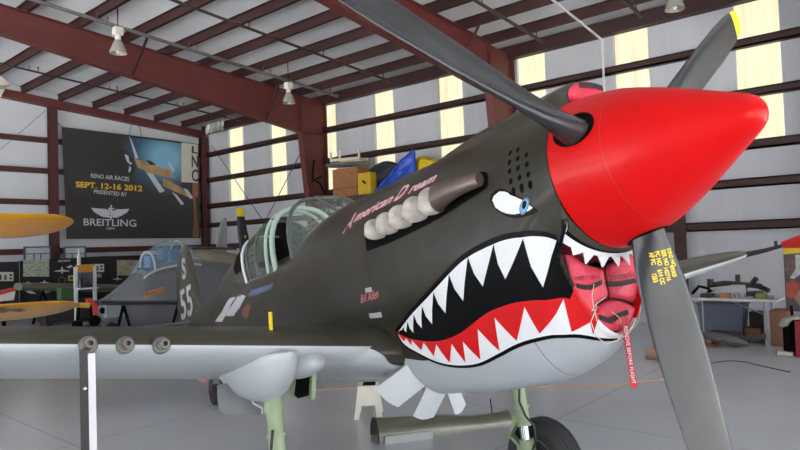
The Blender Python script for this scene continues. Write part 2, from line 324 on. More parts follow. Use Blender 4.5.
# hull paint: olive above a wavy line, grey below; panel joints
BND = [(.6, -.42), (.87, -.47), (1.3, -.62), (1.7, -.70)]+[(hull_pt(x, t)[0], hull_pt(x, t)[2]) for x, t in ((1.98, -.79), (2.27, -.732), (2.42, -.748), (2.55, -.72), (2.70, -.677), (2.96, -.653))]+[(3.3, -.55), (9.4, -.45)]
def hull_mat():
    m = M('hull_paint', (71, 71, 61), .30, spec=.2, coat=.12, bump=.06, bscale=3.2, coatr=.05)
    nt = m.node_tree; b = nt.nodes['Principled BSDF']; L = nt.links
    tc = nt.nodes.new('ShaderNodeTexCoord'); sp = nt.nodes.new('ShaderNodeSeparateXYZ'); L.new(tc.outputs['Object'], sp.inputs[0])
    def mth(op, a, bb=None, clamp=False):
        n = nt.nodes.new('ShaderNodeMath'); n.operation = op; n.use_clamp = clamp
        for i, s in ((0, a), (1, bb)):
            if s is None: continue
            if isinstance(s, (int, float)): n.inputs[i].default_value = s
            else: L.new(s, n.inputs[i])
        return n.outputs[0]
    st = mth('SUBTRACT', X0, sp.outputs[0]); zz = mth('ADD', sp.outputs[2], ZG)
    fc = nt.nodes.new('ShaderNodeFloatCurve'); L.new(mth('DIVIDE', st, 10.), fc.inputs[1]); c = fc.mapping.curves[0]
    pts = [(x/10, z+1) for x, z in BND]
    c.points[0].location = (0, pts[0][1]); c.points[1].location = (1, pts[-1][1])
    for p in pts: c.points.new(*p)
    for p in c.points: p.handle_type = 'AUTO'
    fc.mapping.update()
    up = mth('GREATER_THAN', mth('ADD', zz, 1.), fc.outputs[0])
    n = nt.nodes.new('ShaderNodeTexNoise'); n.inputs['Scale'].default_value = 2.5; n.inputs['Detail'].default_value = 7; n.inputs['Roughness'].default_value = .65; L.new(tc.outputs['Object'], n.inputs['Vector'])
    r1 = nt.nodes.new('ShaderNodeValToRGB'); r1.color_ramp.elements[0].position = .32; r1.color_ramp.elements[1].position = .7; r1.color_ramp.elements[0].color = srgb(43, 41, 33); r1.color_ramp.elements[1].color = srgb(56, 53, 43)
    r2 = nt.nodes.new('ShaderNodeValToRGB'); r2.color_ramp.elements[0].color = srgb(166, 171, 177); r2.color_ramp.elements[1].color = srgb(182, 187, 192)
    L.new(n.outputs[0], r1.inputs[0]); L.new(n.outputs[0], r2.inputs[0])
    mx = nt.nodes.new('ShaderNodeMix'); mx.data_type = 'RGBA'; L.new(up, mx.inputs[0]); L.new(r2.outputs[0], mx.inputs[6]); L.new(r1.outputs[0], mx.inputs[7])
    ln = None
    for s in (1.178, 2.36, 2.62, 3.18, 4.9, 5.75, 6.6):
        d = mth('LESS_THAN', mth('ABSOLUTE', mth('SUBTRACT', st, s)), .0028); ln = d if ln is None else mth('MAXIMUM', ln, d)
    d = mth('LESS_THAN', mth('ABSOLUTE', mth('SUBTRACT', zz, -.06)), .003); d = mth('MULTIPLY', d, mth('GREATER_THAN', st, 2.36)); ln = mth('MAXIMUM', ln, d)
    m2 = nt.nodes.new('ShaderNodeMix'); m2.data_type = 'RGBA'; L.new(mth('MULTIPLY', ln, .6), m2.inputs[0]); L.new(mx.outputs[2], m2.inputs[6]); m2.inputs[7].default_value = srgb(28, 28, 26)
    L.new(m2.outputs[2], b.inputs['Base Color']); return m
HULL = hull_mat()
NT = 128
XS = [.772, .79, .82, .86, .90, .95, 1.0, 1.06, 1.12, 1.2, 1.3, 1.4, 1.55, 1.7, 1.85, 2.0, 2.15, 2.25, 2.35, 2.45, 2.55, 2.65, 2.75, 2.85, 3.0, 3.15, 3.3, 3.45, 3.6, 3.75, 3.9, 4.1, 4.3, 4.5, 4.7, 4.9, 5.1, 5.3, 5.5, 5.7, 5.9, 6.1, 6.4, 6.8, 7.2, 7.6, 8.0, 8.4, 8.8, 9.1, 9.4]
def hull_x(X, th):
    f = x_front(th); return f+(X-.772)/(1.3-.772)*(1.3-f) if X < 1.3 else X
TH = [2*math.pi*k/NT for k in range(NT)]
rings = [[hull_pt(hull_x(X, t), t) for t in TH] for X in XS]
# rounded lip: two small rings turned inwards in front of the first
def lip(t, dx, inset):
    x, b, z = rings[0][int(round(t/(2*math.pi)*NT)) % NT]
    r = math.hypot(b, z+.2) or 1
    return (x+dx, b-b/r*inset, z-(z+.2)/r*inset)
rings = [[lip(t, .03, .022) for t in TH], [lip(t, -.004, .012) for t in TH]]+rings
PBLACK = M('gloss_black_paint', (5, 5, 6), .32, spec=.12); PWHITE = M('white_paint', (226, 228, 230), .32, coat=.3); PRED = M('shark_red_paint', (206, 18, 22), .34, spec=.3, coat=.1)
def lip_colour(i, k):
    if i > 2: return 0
    t = TH[k]; t = t-2*math.pi if t > math.pi else t
    t = t if t > -math.pi/2 else -math.pi-t
    return 0 if t > -.44 else 1 if t > -.80 else 2 if t > -1.17 else 3
mb = MB(); mb.loft(rings, 0, True, False, mf=lip_colour); mb.add(rings[-1], [tuple(range(NT))])
hull = ap('fuselage', mb, [HULL, PBLACK, PRED, PWHITE], angle=50)
# decals: closed outlines in (station, angle) laid on the hull
def decal(mb, outline, off, mi, step=.045):
    bm = bmesh.new(); k = .42
    co, _e, fc, *_r = geometry.delaunay_2d_cdt([Vector((x, t*k)) for x, t in outline], [], [list(range(len(outline)))], 1, 1e-6)
    vs = [bm.verts.new((p.x, p.y, 0)) for p in co]
    for q in fc:
        try: bm.faces.new([vs[i] for i in q])
        except ValueError: pass
    x0 = min(p[0] for p in outline); x1 = max(p[0] for p in outline); t0 = min(p[1] for p in outline)*k; t1 = max(p[1] for p in outline)*k
    for ax, lo, hi in ((0, x0, x1), (1, t0, t1)):
        q = math.floor(lo/step)*step+step
        while q < hi:
            g = bm.verts[:]+bm.edges[:]+bm.faces[:]; no = (1, 0, 0) if ax == 0 else (0, 1, 0)
            bmesh.ops.bisect_plane(bm, geom=g, plane_co=(q, 0, 0) if ax == 0 else (0, q, 0), plane_no=no, dist=1e-6); q += step
    bm.verts.ensure_lookup_table(); out = []
    for v in bm.verts:
        x, t = v.co.x, v.co.y/k; p = hull_pt(x, t); n = hull_nrm(x, t); out.append(tuple(p[i]+n[i]*off for i in range(3)))
    bm.verts.index_update()
    mb.add(out, [tuple(v.index for v in f.verts) for f in bm.faces], mi); bm.free()
def smooth(pts, n=5):           # Catmull-Rom through the points
    out = []
    for i in range(len(pts)-1):
        p0 = pts[max(i-1, 0)]; p1 = pts[i]; p2 = pts[i+1]; p3 = pts[min(i+2, len(pts)-1)]
        for j in range(n):
            t = j/n; out.append(tuple(.5*(2*p1[k]+(p2[k]-p0[k])*t+(2*p0[k]-5*p1[k]+4*p2[k]-p3[k])*t*t+(3*p1[k]-p0[k]-3*p2[k]+p3[k])*t**3) for k in (0, 1)))
    return out+[pts[-1]]
PBLACK = M('gloss_black_paint', (5, 5, 6), .32, spec=.12); PWHITE = M('white_paint', (226, 228, 230), .32, coat=.3); PRED = M('shark_red_paint', (206, 18, 22), .34, spec=.3, coat=.1)
PBLUE = M('light_blue_paint', (96, 160, 205), .35); PGREY = M('pale_grey_paint', (176, 179, 182), .4); PINKT = M('script_pink_paint', (226, 190, 196), .45); PMAR = M('script_red_paint', (150, 36, 48), .45); DBLUE = M('insignia_blue_paint', (70, 92, 128), .35, coat=.4)
UPO = [(2.215, -0.4692), (2.085, -0.3986), (1.978, -0.3485), (1.742, -0.2596), (1.534, -0.1897), (1.406, -0.1642), (1.261, -0.1612), (1.117, -0.1796), (0.9917, -0.2372), (0.8906, -0.3669), (0.8384, -0.4406)]
LOO = [(2.215, -0.4692), (2.188, -0.6151), (2.077, -0.732), (1.94, -0.852), (1.789, -0.9206), (1.626, -0.9419), (1.444, -0.9025), (1.277, -0.8671), (1.146, -0.895), (1.039, -0.9652), (0.966, -1.092), (0.9129, -1.326), (0.886, -1.52)]
REDL = [(2.217, -0.4814), (2.095, -0.5617), (1.948, -0.6145), (1.799, -0.6383), (1.641, -0.6248), (1.51, -0.5871), (1.387, -0.5549), (1.283, -0.5502), (1.169, -0.5706), (1.034, -0.6415), (0.9438, -0.7467), (0.9103, -0.8179)]
UT = [(2.155, -0.48), (2.104, -0.5062), (2.037, -0.5281), (1.942, -0.5097), (1.836, -0.5022), (1.691, -0.4587), (1.521, -0.4257), (1.347, -0.3897), (1.185, -0.4122), (0.9916, -0.5947)]
UV = [(2.113, -0.4611), (2.057, -0.4331), (1.975, -0.3927), (1.876, -0.3581), (1.74, -0.2971), (1.575, -0.238), (1.397, -0.1943), (1.197, -0.1989), (1.007, -0.2666), (0.8419, -0.4717)]
LPK = [(2.128, -0.553), (2.08, -0.575), (1.977, -0.6175), (1.872, -0.6565), (1.74, -0.6832), (1.644, -0.6877), (1.492, -0.6327), (1.343, -0.5967), (1.132, -0.6216), (0.932, -0.775), (0.8959, -1.07)]
LVL = [(2.166, -0.5727), (2.106, -0.6197), (2.032, -0.6804), (1.945, -0.7562), (1.84, -0.8432), (1.712, -0.8745), (1.587, -0.8783), (1.418, -0.8482), (1.272, -0.8098), (1.122, -0.8421), (0.976, -0.9939), (0.9196, -1.17)]
up_s, lo_s, red_s = smooth(UPO), smooth(LOO), smooth(REDL)+[(x_front(-.80)+.002, -.80)]
front = lambda t, e=.003: (x_front(t)+e, t)
FR = [front(UPO[-1][1]-(1.52+UPO[-1][1])*k/16) for k in range(1, 16)]
clampf = lambda pts: [(max(x, x_front(t)+.003), t) for x, t in pts]
mouth = MB()
def inset(pts, d, sgn):         # move an outline inwards by d (metres) in the (x, .42 t) plane
    out = []
    for i, p in enumerate(pts):
        a = pts[max(i-1, 0)]; b = pts[min(i+1, len(pts)-1)]; dx, dt = b[0]-a[0], (b[1]-a[1])*.42; l = math.hypot(dx, dt) or 1
        out.append((p[0]-sgn*dt/l*d, p[1]+sgn*dx/l*d/.42))
    return out
decal(mouth, clampf(up_s+FR+lo_s[:0:-1]), .0012, 0)
ui = inset(up_s[1:], .014, 1); li = inset(lo_s[1:], .014, -1)
cor = (2.195, -.492)
decal(mouth, clampf([cor]+ui+FR[1:]+li[::-1]), .0022, 1)              # white ground of the teeth
uz = [cor]
for t, v in zip(UT, UV):
    c = uz[-1]; uz += [(c[0]*.5+t[0]*.5+.012, c[1]*.5+t[1]*.5-.004), t, (t[0]*.5+v[0]*.5+.010, t[1]*.5+v[1]*.5-.012), v]
# black throat between the teeth, then the red of the lower jaw
rl = [p for p in red_s[1:]]
fr2 = [front(UV[-1][1]+(-.80-UV[-1][1])*k/8, .002) for k in range(1, 8)]
decal(mouth, clampf(uz+fr2+rl[::-1]), .0032, 0)
lz = []
for k in range(len(LVL)):
    lz.append(LVL[k])
    if k < len(LPK): lz.append(LPK[k])
fr3 = [front(-.80+(LVL[-1][1]+.80)*k/8, .002) for k in range(1, 8)]
decal(mouth, clampf(rl+fr3+lz[::-1]), .0034, 2)
mv = MB(); mv.v = [(x, -b, z) for x, b, z in mouth.v]; mv.f = list(mouth.f); mv.m = list(mouth.m); ap('shark_mouth', mv, [PBLACK, PWHITE, PRED], hull, angle=60)['label'] = 'same shark mouth on the far side of the nose'
ap('shark_mouth', mouth, [PBLACK, PWHITE, PRED], hull, angle=60)['label'] = 'painted shark mouth with white teeth, black throat and red lower jaw'
eye = MB()
EY = [(1.166, 0.0425), (1.148, 0.095), (1.099, 0.1169), (1.059, 0.0727), (1.023, 0.0026), (0.9838, -0.0376), (0.9468, -0.0922), (0.915, -0.1628), (0.8822, -0.2411), (0.9131, -0.2279), (0.948, -0.1979), (0.989, -0.1606), (1.032, -0.1333), (1.073, -0.1042), (1.113, -0.0669), (1.151, -0.02)]
ec = (1.045, -.05)
decal(eye, EY, .0012, 0, .02)
decal(eye, [(ec[0]+(x-ec[0])*.85+(.002 if x < .9 else 0), ec[1]+(t-ec[1])*.74) for x, t in EY], .002, 1, .02)
ic = (0.9524, -0.1307)
circ = lambda c, r, n=20, a0=0, a1=2*math.pi: [(c[0]+r*math.cos(a0+(a1-a0)*k/n), c[1]+r/.38*math.sin(a0+(a1-a0)*k/n)) for k in range(n)]
el = lambda c, rx, ry: [(c[0]+rx*math.cos(2*math.pi*k/24), c[1]+ry/.38*math.sin(2*math.pi*k/24)) for k in range(24)]
decal(eye, el(ic, .036, .015), .0026, 3, .02); decal(eye, el(ic, .029, .012), .003, 2, .02); decal(eye, el((0.9504, -0.1247), .016, .008), .0034, 0, .02)
ev = MB(); ev.v = [(x, -b, z) for x, b, z in eye.v]; ev.f = list(eye.f); ev.m = list(eye.m); ap('shark_eye', ev, [PBLACK, PWHITE, PBLUE, DBLUE], hull, angle=60)['label'] = 'same shark eye on the far side of the nose'
ap('shark_eye', eye, [PBLACK, PWHITE, PBLUE, DBLUE], hull, angle=60)['label'] = 'painted white shark eye with a blue iris'
# round black discs painted for the shade in the cowl's cooling holes
HOL = [(0.9674, 0.5036), (1.019, 0.4895), (1.015, 0.3572), (1.011, 0.241), (1.007, 0.1144), (1, -0.0018), (0.902, 0.4487), (0.9643, 0.4711), (0.9563, 0.3466), (0.9534, 0.2195), (0.9489, 0.0958), (0.9455, -0.0178), (0.8981, 0.3267), (0.895, 0.2008), (0.8921, 0.0725), (0.8913, -0.0414)]
for c in HOL[1:6]+HOL[7:]: h = MB(); decal(h, circ(c, .0135, 14), .0012, 0, .02); ap('cooling_hole_shade', h, DARK, hull)
# lettering on the cowl
def hull_text(mb, txt, size, a, b, mi, off, shear=.25, bold=0., space=1., dt=0., grow=0.):   # baseline runs from a to b in (station, angle)
    v, f = glyphs(txt, 1., shear, bold=bold, space=space)
    w = max(p[0] for p in v)-min(p[0] for p in v); xm = min(p[0] for p in v); out = []
    for p in v:
        u = (p[0]-xm)/w; x = a[0]+(b[0]-a[0])*u; t = a[1]+(b[1]-a[1])*u+dt+p[1]*size*(1+grow*u)
        q = hull_pt(x, t); n = hull_nrm(x, t); out.append(tuple(q[i]+n[i]*off for i in range(3)))
    mb.add(out, f, mi)
tx = MB()
for d, o, mi in ((-.014, .0012, 1), (0, .002, 0)):
    hull_text(tx, 'A', .30, (2.727+d, .474), (2.60+d, .53), mi, o, shear=.5, bold=.02, dt=d)
    hull_text(tx, 'merican', .19, (2.585+d, .575), (2.10+d, .615), mi, o, shear=.5, bold=.02, dt=d)
    hull_text(tx, 'D', .27, (2.08+d, .61), (1.95+d, .62), mi, o, shear=.5, bold=.02, dt=d)
    hull_text(tx, 'ream', .19, (1.925+d, .625), (1.65+d, .64), mi, o, shear=.5, bold=.02, dt=d)
ap('nose_script', tx, [PINKT, PMAR], hull)['label'] = 'script lettering in pale pink with a dark red edge'
tx = MB(); hull_text(tx, 'Bill Allen', .085, (2.53, -.225), (2.29, -.205), 0, .0015, shear=.6, bold=.01)
decal(tx, [(2.44, -.125), (2.36, -.125), (2.36, -.155), (2.44, -.155)], .0015, 1); decal(tx, [(2.46, -.31), (2.31, -.31), (2.31, -.35), (2.46, -.35)], .0015, 1)
ap('pilot_name', tx, [M('name_pink_paint', (205, 120, 122), .45), PGREY], hull)['label'] = 'small pink pilot name between two white bars'
# exhausts
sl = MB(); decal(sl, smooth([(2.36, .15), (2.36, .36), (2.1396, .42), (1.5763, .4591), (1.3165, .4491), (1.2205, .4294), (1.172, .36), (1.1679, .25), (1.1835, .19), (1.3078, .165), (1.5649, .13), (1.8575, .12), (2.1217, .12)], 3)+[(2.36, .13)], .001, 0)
ap('exhaust_recess_shade', sl, DARK, hull)  # flat black decal, painted for the shade inside the slot
STK = M('scaled_exhaust_metal', (186, 178, 170), .6, metal=.25, var=.25, scale=14, bump=.2, bscale=30); BRN = M('heat_stained_exhaust_metal', (112, 98, 92), .38, metal=.6, var=.2, scale=6)
for sgn in (1, -1):
    for k, (x, t) in enumerate(((2.185, .285), (2.045, .29), (1.90, .295), (1.75, .30), (1.595, .30))):
        g = .92+.05*k
        m_ = MB(); rr = []
        for i in range(9):                     # a flattened flare curving outwards and aft
            u = i/8; o = -.02+.115*math.sin(u*1.35); xx = x-.066*g+.108*g*u; hw = .080*g*math.sin(math.pi*(.14+.72*u))**.75; hh = .030+.014*math.sin(u*2.5)
            p = hull_pt(xx, t); n = hull_nrm(xx, t); c = Vector(p)+Vector(n)*o
            w_ = Vector((0, -n[2], n[1])).normalized(); d_ = (Vector((1, 0, 0))*.55+Vector(n)*(-.83)*(-1 if u > .8 else -1)).normalized(); s_ = w_.cross(d_)
            ring = []
            for q in range(16):
                a = 2*math.pi*q/16; ca, sa = math.cos(a), math.sin(a)
                ring.append(c+w_*ca*hw*.93+s_*sa*hh)
            rr.append([(p_[0], p_[1]*sgn, p_[2]) for p_ in ring])
        m_.loft(rr); ap('exhaust_stack', m_, STK)
    f_ = MB(); rr = []
    for i in range(11):
        u = i/10; x = 1.535-.345*u; t = .325-.045*u; p = hull_pt(x, t); n = hull_nrm(x, t); o = .035+.02*math.sin(u*math.pi)
        r = .082-.047*u**.7; c = Vector(p)+Vector(n)*o; w_ = Vector((0, -n[2], n[1])).normalized()
        rr.append([tuple((c+w_*math.cos(2*math.pi*q/18)*r*(1.05)+Vector(n)*math.sin(2*math.pi*q/18)*r*.8)[j]*(sgn if j == 1 else 1) for j in range(3)) for q in range(18)])
    f_.loft(rr); ap('exhaust_shroud', f_, BRN)
# air scoop on top of the nose
sc = MB(); rr = []
for i, (x, zt, w) in enumerate(((.785, .462, .134), (.80, .472, .142), (.86, .478, .145), (1.0, .487, .142), (1.25, .495, .135), (1.5, .50, .122), (1.75, .495, .10), (2.05, .485, .07))):
    zb = .33 if x < 1.3 else .38
    rr.append([(x, w*math.copysign(abs(math.cos(a))**.85, math.cos(a)), zb+(zt-zb)*math.sin(a)**.7 if math.sin(a) > 0 else zb) for a in [math.pi*k/24 for k in range(25)]])
sc.loft(rr, 0, False); sc.add(rr[-1], [tuple(range(25))])
inn = [[(x+dx, b*.93, .33+(z-.33)*.94) for x, b, z in rr[0]] for dx in (0, .1)]
sc.loft([rr[0], inn[0], inn[1]], 0, False); sc.add(inn[1], [tuple(range(25))])
ap('carburettor_scoop', sc, OLIVE, angle=50)
# intake under the spinner: upper lip with teeth, duct
GR = M('intake_dark_red_paint', (92, 18, 26), .5)
def hull_polar(ph):             # hull radius in the plane of the nose ring at a polar angle
    lo, hi = .05, -math.pi/2
    best = None
    for k in range(400):
        t = -math.pi/2*k/399; p = hull_pt(.872 if hull_pt(.87, t)[2] < -.33 else .80, t); a = math.atan2(p[2], p[1])
        if best is None or abs(a-ph) < best[0]: best = (abs(a-ph), math.hypot(p[1], p[2]), x_front(t))
    return best[1], best[2]
HP = [hull_polar(-math.pi/2*k/60) for k in range(61)]
def hp(ph):
    a = -ph if ph > -math.pi/2 else math.pi+ph
    k = max(0, min(59.999, a/(math.pi/2)*60)); i = int(k); g = k-i
    return [HP[i][j]*(1-g)+HP[i+1][j]*g for j in (0, 1)]
def ulip(v, ph):                # v 0 at the nose ring, 1 at the lower edge: joins the hull at the corners, a narrow lip in the middle
    a = -ph if ph > -math.pi/2 else math.pi+ph
    R, xf = hp(ph); mid = .402+.05*max(0, math.cos(a*1.0))**2*1.3; ro = min(R-.006, mid); xo = xf+.004 if R-.006 < mid else .80+.05*min(1, max(0, (1.57-a)/.8))
    r = .367+(ro-.367)*v; return (.776+(xo-.776)*v, r*math.cos(ph), r*math.sin(ph))
L0, L1 = -.06, -math.pi+.06
ul = MB(); phs = [L0+(L1-L0)*k/90 for k in range(91)]
VV = (0, .2, .42, .60, .8, 1.)
def lipcol(i, k):
    a = -phs[k]; a = min(a, math.pi-a)
    if a < .62: return 1
    return (1, 1, 2, 3, 3)[i]
ul.loft([[ulip(v, p) for p in phs] for v in VV], 1, False, mf=lipcol)
def inn(p, x, k):
    q = ulip(1., p); return (x, q[1]*k, q[2]*k)
ul.loft([[ulip(1., p) for p in phs], [inn(p, .93, 1.0) for p in phs], [inn(p, 1.3, .98) for p in phs]], 0, False)
ap('intake_upper_lip', ul, [GR, OLIVE, PBLACK, PWHITE], angle=40)
for c, w, d, sk in ((-1.02, .15, .03, .03), (-1.166, .13, .05, .02), (-1.37, .15, .05, .02), (-1.56, .13, .045, .0), (-1.75, .15, .05, -.02), (-1.95, .13, .05, -.02), (-2.1, .15, .03, -.03)):
    q = []; tt = MB()
    for f_, dd in ((-1, 0), (-.5, 0), (0, 0), (.5, 0), (1, 0), (.5, .5), (.08, 1.), (-.08, 1.), (-.5, .5)):
        x, b, z = ulip(1., c+f_*w/2+sk*dd); r = (math.hypot(b, z)+dd*d)/math.hypot(b, z); q.append((x-.001, b*r, z*r))
    tt.prism(q, (.006, 0, 0)); ap('upper_lip_tooth', tt, PWHITE)
du = MB(); ds = []
for x, k_ in ((.90, .955), (1.0, .93), (1.32, .86)):
    ds.append([])
    for j in range(49):
        t = -.30-(math.pi-.60)*j/48; xx = max(x, x_front(t)+.02); p = hull_pt(xx, t); ds[-1].append((xx, p[1]*k_, -.2+(p[2]+.2)*k_))
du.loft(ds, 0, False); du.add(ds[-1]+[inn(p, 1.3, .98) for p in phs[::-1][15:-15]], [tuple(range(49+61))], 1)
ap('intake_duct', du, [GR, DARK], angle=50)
# spinner
RS, LS, HB = .3697, .7665, .644
UK = [0, .004, .012, .03, .06, .15, .3, .5, .75, 1.]; UR = [0, .055, .098, .152, .203, .305, .474, .690, .900, 1.]
sr = lambda x: RS*_herm(UK, UR, x/LS)
SRED = M('spinner_red_gloss', (204, 4, 8), .36, spec=.18, coat=.08, var=.05, scale=4, bump=.02, bscale=4)
sp_ = MB(); us = [0, .002, .004, .008, .012, .02, .03, .045, .06, .09, .12, .16, .2, .25, .3, .36, .42, .5, .56, .62, .7, .78, .86, .93, 1.]
sp_.lathe([(u*LS, sr(u*LS)) for u in us]+[(LS, RS-.02), (LS, .02)], (0, 0, 0), (1, 0, 0), 96)
spinner = ap('spinner', sp_, SRED, angle=40)
sm = MB(); JO = .515            # the joint between nose cap and rear shell, with its rivets
for k in range(96):
    a, b = 2*math.pi*k/96, 2*math.pi*(k+1)/96
    sm.add([(JO+d, (sr(JO+d)+.0008)*math.cos(t), (sr(JO+d)+.0008)*math.sin(t)) for d, t in ((0, a), (.0035, a), (.0035, b), (0, b))], [(0, 1, 2, 3)])
ap('spinner_joint', sm, M('spinner_joint_red', (196, 40, 40), .4), spinner)
rv = MB()
for k in range(72):
    t = 2*math.pi*k/72; x = LS-.018; r = sr(x); c = Vector((x, r*math.cos(t), r*math.sin(t))); rv.ell(c, (.004, .004, .004), 0, 6, 4)
T1 = .42458
# propeller
BLK = M('propeller_grey_black', (40, 42, 46), .27, var=.25, scale=5, spec=.5, coat=.0, stretch=(1, 1, 1)); YEL = M('tip_yellow_paint', (236, 206, 30), .45)
RT = [.10, .20, .30, .38, .45, .55, .70, .85, 1.0, 1.15, 1.3, 1.42, 1.52, 1.575, 1.60, 1.64, 1.665, 1.676]
CH = [.15, .15, .15, .165, .19, .215, .232, .237, .235, .226, .22, .206, .186, .172, .16, .145, .12, .085]
TK = [.15, .15, .14, .11, .09, .07, .05, .042, .036, .030, .025, .021, .018, .016, .015, .012, .009, .004]
def beta(r): return math.radians(12+29*max(0, 1-r/1.676)**1.2)
def blade_pt(ang, r, ch, th, s):        # s: angle round the section
    d = Vector((0, math.cos(ang), math.sin(ang)))
    ax = Vector((-1, 0, 0)); tau = Vector((0, math.sin(ang), -math.cos(ang)))   # clockwise seen from the cockpit
    be = beta(r); e_ = tau*math.cos(be)+ax*math.sin(be); n_ = ax*math.cos(be)-tau*math.sin(be)
    return Vector((HB, 0, 0))+d*r+e_*ch*.5*math.cos(s)+n_*th*.5*math.sin(s)*(1 if ch < .14 and r < .35 else (1.0+.45*math.cos(s)))
def _lin(xs, ys, x):
    for i in range(len(xs)-1):
        if x <= xs[i+1]: return ys[i]+(ys[i+1]-ys[i])*(x-xs[i])/(xs[i+1]-xs[i])
    return ys[-1]
for k in range(3):
    ang = T1+2*math.pi*k/3
    b_ = MB(); b_.loft([[blade_pt(ang, r, c, t, 2*math.pi*j/28) for j in range(28)] for r, c, t in zip(RT, CH, TK)], mf=lambda i, j: 1 if RT[i] >= 1.57 else 0)
    bl = ap('propeller_blade', b_, [BLK, YEL], angle=50)
    ho = MB(); pts = []
    for j in range(28):
        a = 2*math.pi*j/28; x = HB-.004+.10*math.cos(a); x = min(x, LS-.003); pts.append((x, ang+.086*math.sin(a)/max(sr(x), .2)))
    c0 = (HB-.004, ang); prev = None
    for f_ in (.5, 1.):
        ring = [(c0[0]+(x-c0[0])*f_, c0[1]+(t-c0[1])*f_) for x, t in pts]
        w_ = [(x, (sr(x)+.0015)*math.cos(t), (sr(x)+.0015)*math.sin(t)) for x, t in ring]
        if prev is None: ho.add(w_, [tuple(range(28))])
        else: ho.loft([prev, w_], 0, True, False)
        prev = w_
    ap('blade_opening_shade', ho, DARK, spinner)  # black decal on the spinner, standing for the shade in the blade hole
    if k == 2:                  # stencil near the root of the lowest blade
        st = MB(); be = None
        for li, (txt, r0, cc) in enumerate((('DRG NO', .42, .26), ('SER NO', .42, .10), ('PC NO', .42, -.06), ('AF PC', .42, -.20), ('89303', .495, .20), ('142716', .495, .05), ('614 CC', .50, -.10), ('1253', .51, -.24))):
            v, f = glyphs(txt, .026, bold=.0012)
            o = []
            for p in v:
                r = r0+p[0]*.80; ch = _lin(RT, CH, r); th = _lin(RT, TK, r); q = (cc*ch*.9+p[1])/(ch*.5)
                s = math.acos(max(-.98, min(.98, q))); m_ = blade_pt(ang, r, ch, th, s); o.append(m_+Vector((-1, 0, 0))*.0015)
            st.add(o, f)
        STENCIL = ap('stencil_lettering', st, YEL, bl)
# wings
def le(b): b = abs(b); return (2.30+.03*(b-1), -.564+.122*(b-1))
def wing_pt(b, u, side):        # u along the chord 0..1, side +1 upper
    ab = abs(b); tipf = 1 if ab < 3.75 else math.sqrt(max(0, 1-((ab-3.75)/.895)**2))
    c = (2.76-.27*ab); x, z = le(b); t = (.132-.009*ab)*c
    x += (1-tipf)*c*.42; c *= max(tipf, .05); t *= max(tipf, .05)
    yt = t*5*(.2969*math.sqrt(u)-.126*u-.3516*u*u+.2843*u**3-.1015*u**4); yc = .066*c*u*(1-u)*1.3
    return (x+u*c, b, z-.026*u*c+yc+side*yt)
US = [0, .003, .01, .025, .05, .09, .15, .22, .3, .4, .5, .6, .7, .8, .9, 1.]
BS = [v*.82 for v in [-5.66, -5.64, -5.6, -5.5, -5.35, -5.1, -4.8, -4.4, -4, -3.3, -2.6, -2, -1.4, -.9, -.3, 0, .3, .9, 1.4, 2, 2.6, 3.3, 4, 4.4, 4.8, 5.1, 5.35, 5.5, 5.6, 5.64, 5.66]]
wg = MB(); n = len(US)
wg.loft([[wing_pt(b, u, 1) for u in US[::-1]]+[wing_pt(b, u, -1) for u in US[1:-1]] for b in BS], mf=lambda i, j: 0 if j < n-1 else 1)
wing = ap('wing', wg, [OLIVE, GREY], angle=40)
for sgn in (1, -1):
    for b in (2.063, 1.898, 1.727):
        g = MB(); x, z = le(b)
        g.lathe([(-.06, .044), (.012, .044), (.02, .038), (.022, .030), (.05, .030), (.055, .022), (.10, .022), (.10, .013), (.04, .012)], (x, b*sgn, z-.002), (-1, 0, 0), 20)
        ap('gun_muzzle', g, M('gun_port_grey_metal', (112, 108, 104), .4, metal=.4), wing)
    bu = MB(); rr = []             # knuckle fairing of the landing gear
    for i in range(15):
        u = i/14; x = 2.20+1.45*u; f = math.sin(min(1, (u+.012)/.30)*math.pi/2)**.8 if u < .30 else math.cos((u-.30)/.72*math.pi/2)
        f = max(f, .03); rr.append([(x, 1.085*sgn+(.175*f)*math.cos(a), -.598+(.035*f if math.sin(a) > 0 else .255*f)*math.sin(a)) for a in [2*math.pi*k/24 for k in range(24)]])
    bu.loft(rr); bu.ell((2.54, .90*sgn, -.665), (.27, .12, .085), 0, 24, 14); ap('gear_fairing', bu, GREY, wing, angle=60)
pn = MB(); pn.tube([(2.47, 1.08, -.47), (2.44, 1.085, -.345)], .012, 8); pn.tube([(2.47, 1.08, -.455), (2.46, 1.12, -.485)], .010, 8); ap('gear_indicator_pin', pn, YEL, wing)
# fairing that blends the wing roots into the belly
FB = [(2.22, .30, -.62, -.70), (2.235, .40, -.585, -.735), (2.26, .48, -.56, -.755), (2.30, .565, -.53, -.775), (2.35, .64, -.505, -.79), (2.42, .70, -.48, -.80), (2.52, .76, -.45, -.805), (2.66, .82, -.42, -.805), (2.85, .87, -.39, -.80), (3.2, .88, -.36, -.79), (3.8, .84, -.35, -.77), (4.5, .72, -.36, -.74), (5.2, .48, -.38, -.66)]
rf = MB(); rr = []; xs_ = []
for i in range(110):
    u = (i/109)**1.9; x = 2.22+2.98*u; f = [_herm([q[0] for q in FB], [q[j] for q in FB], x) for j in (1, 2, 3)]; xs_.append(x); zc = (f[1]+f[2])/2-.02
    ring = []
    for k in range(144):
        a = 2*math.pi*k/144; c_, s_ = math.cos(a), math.sin(a)
        bb = f[0]*math.copysign(abs(c_)**.9, c_); zz = zc+(f[1]-zc)*abs(s_)**.9 if s_ >= 0 else zc-(zc-f[2])*abs(s_)**.9
        ring.append((x, bb, zz+.10*max(0, abs(bb)-.35)))
    rr.append(ring)
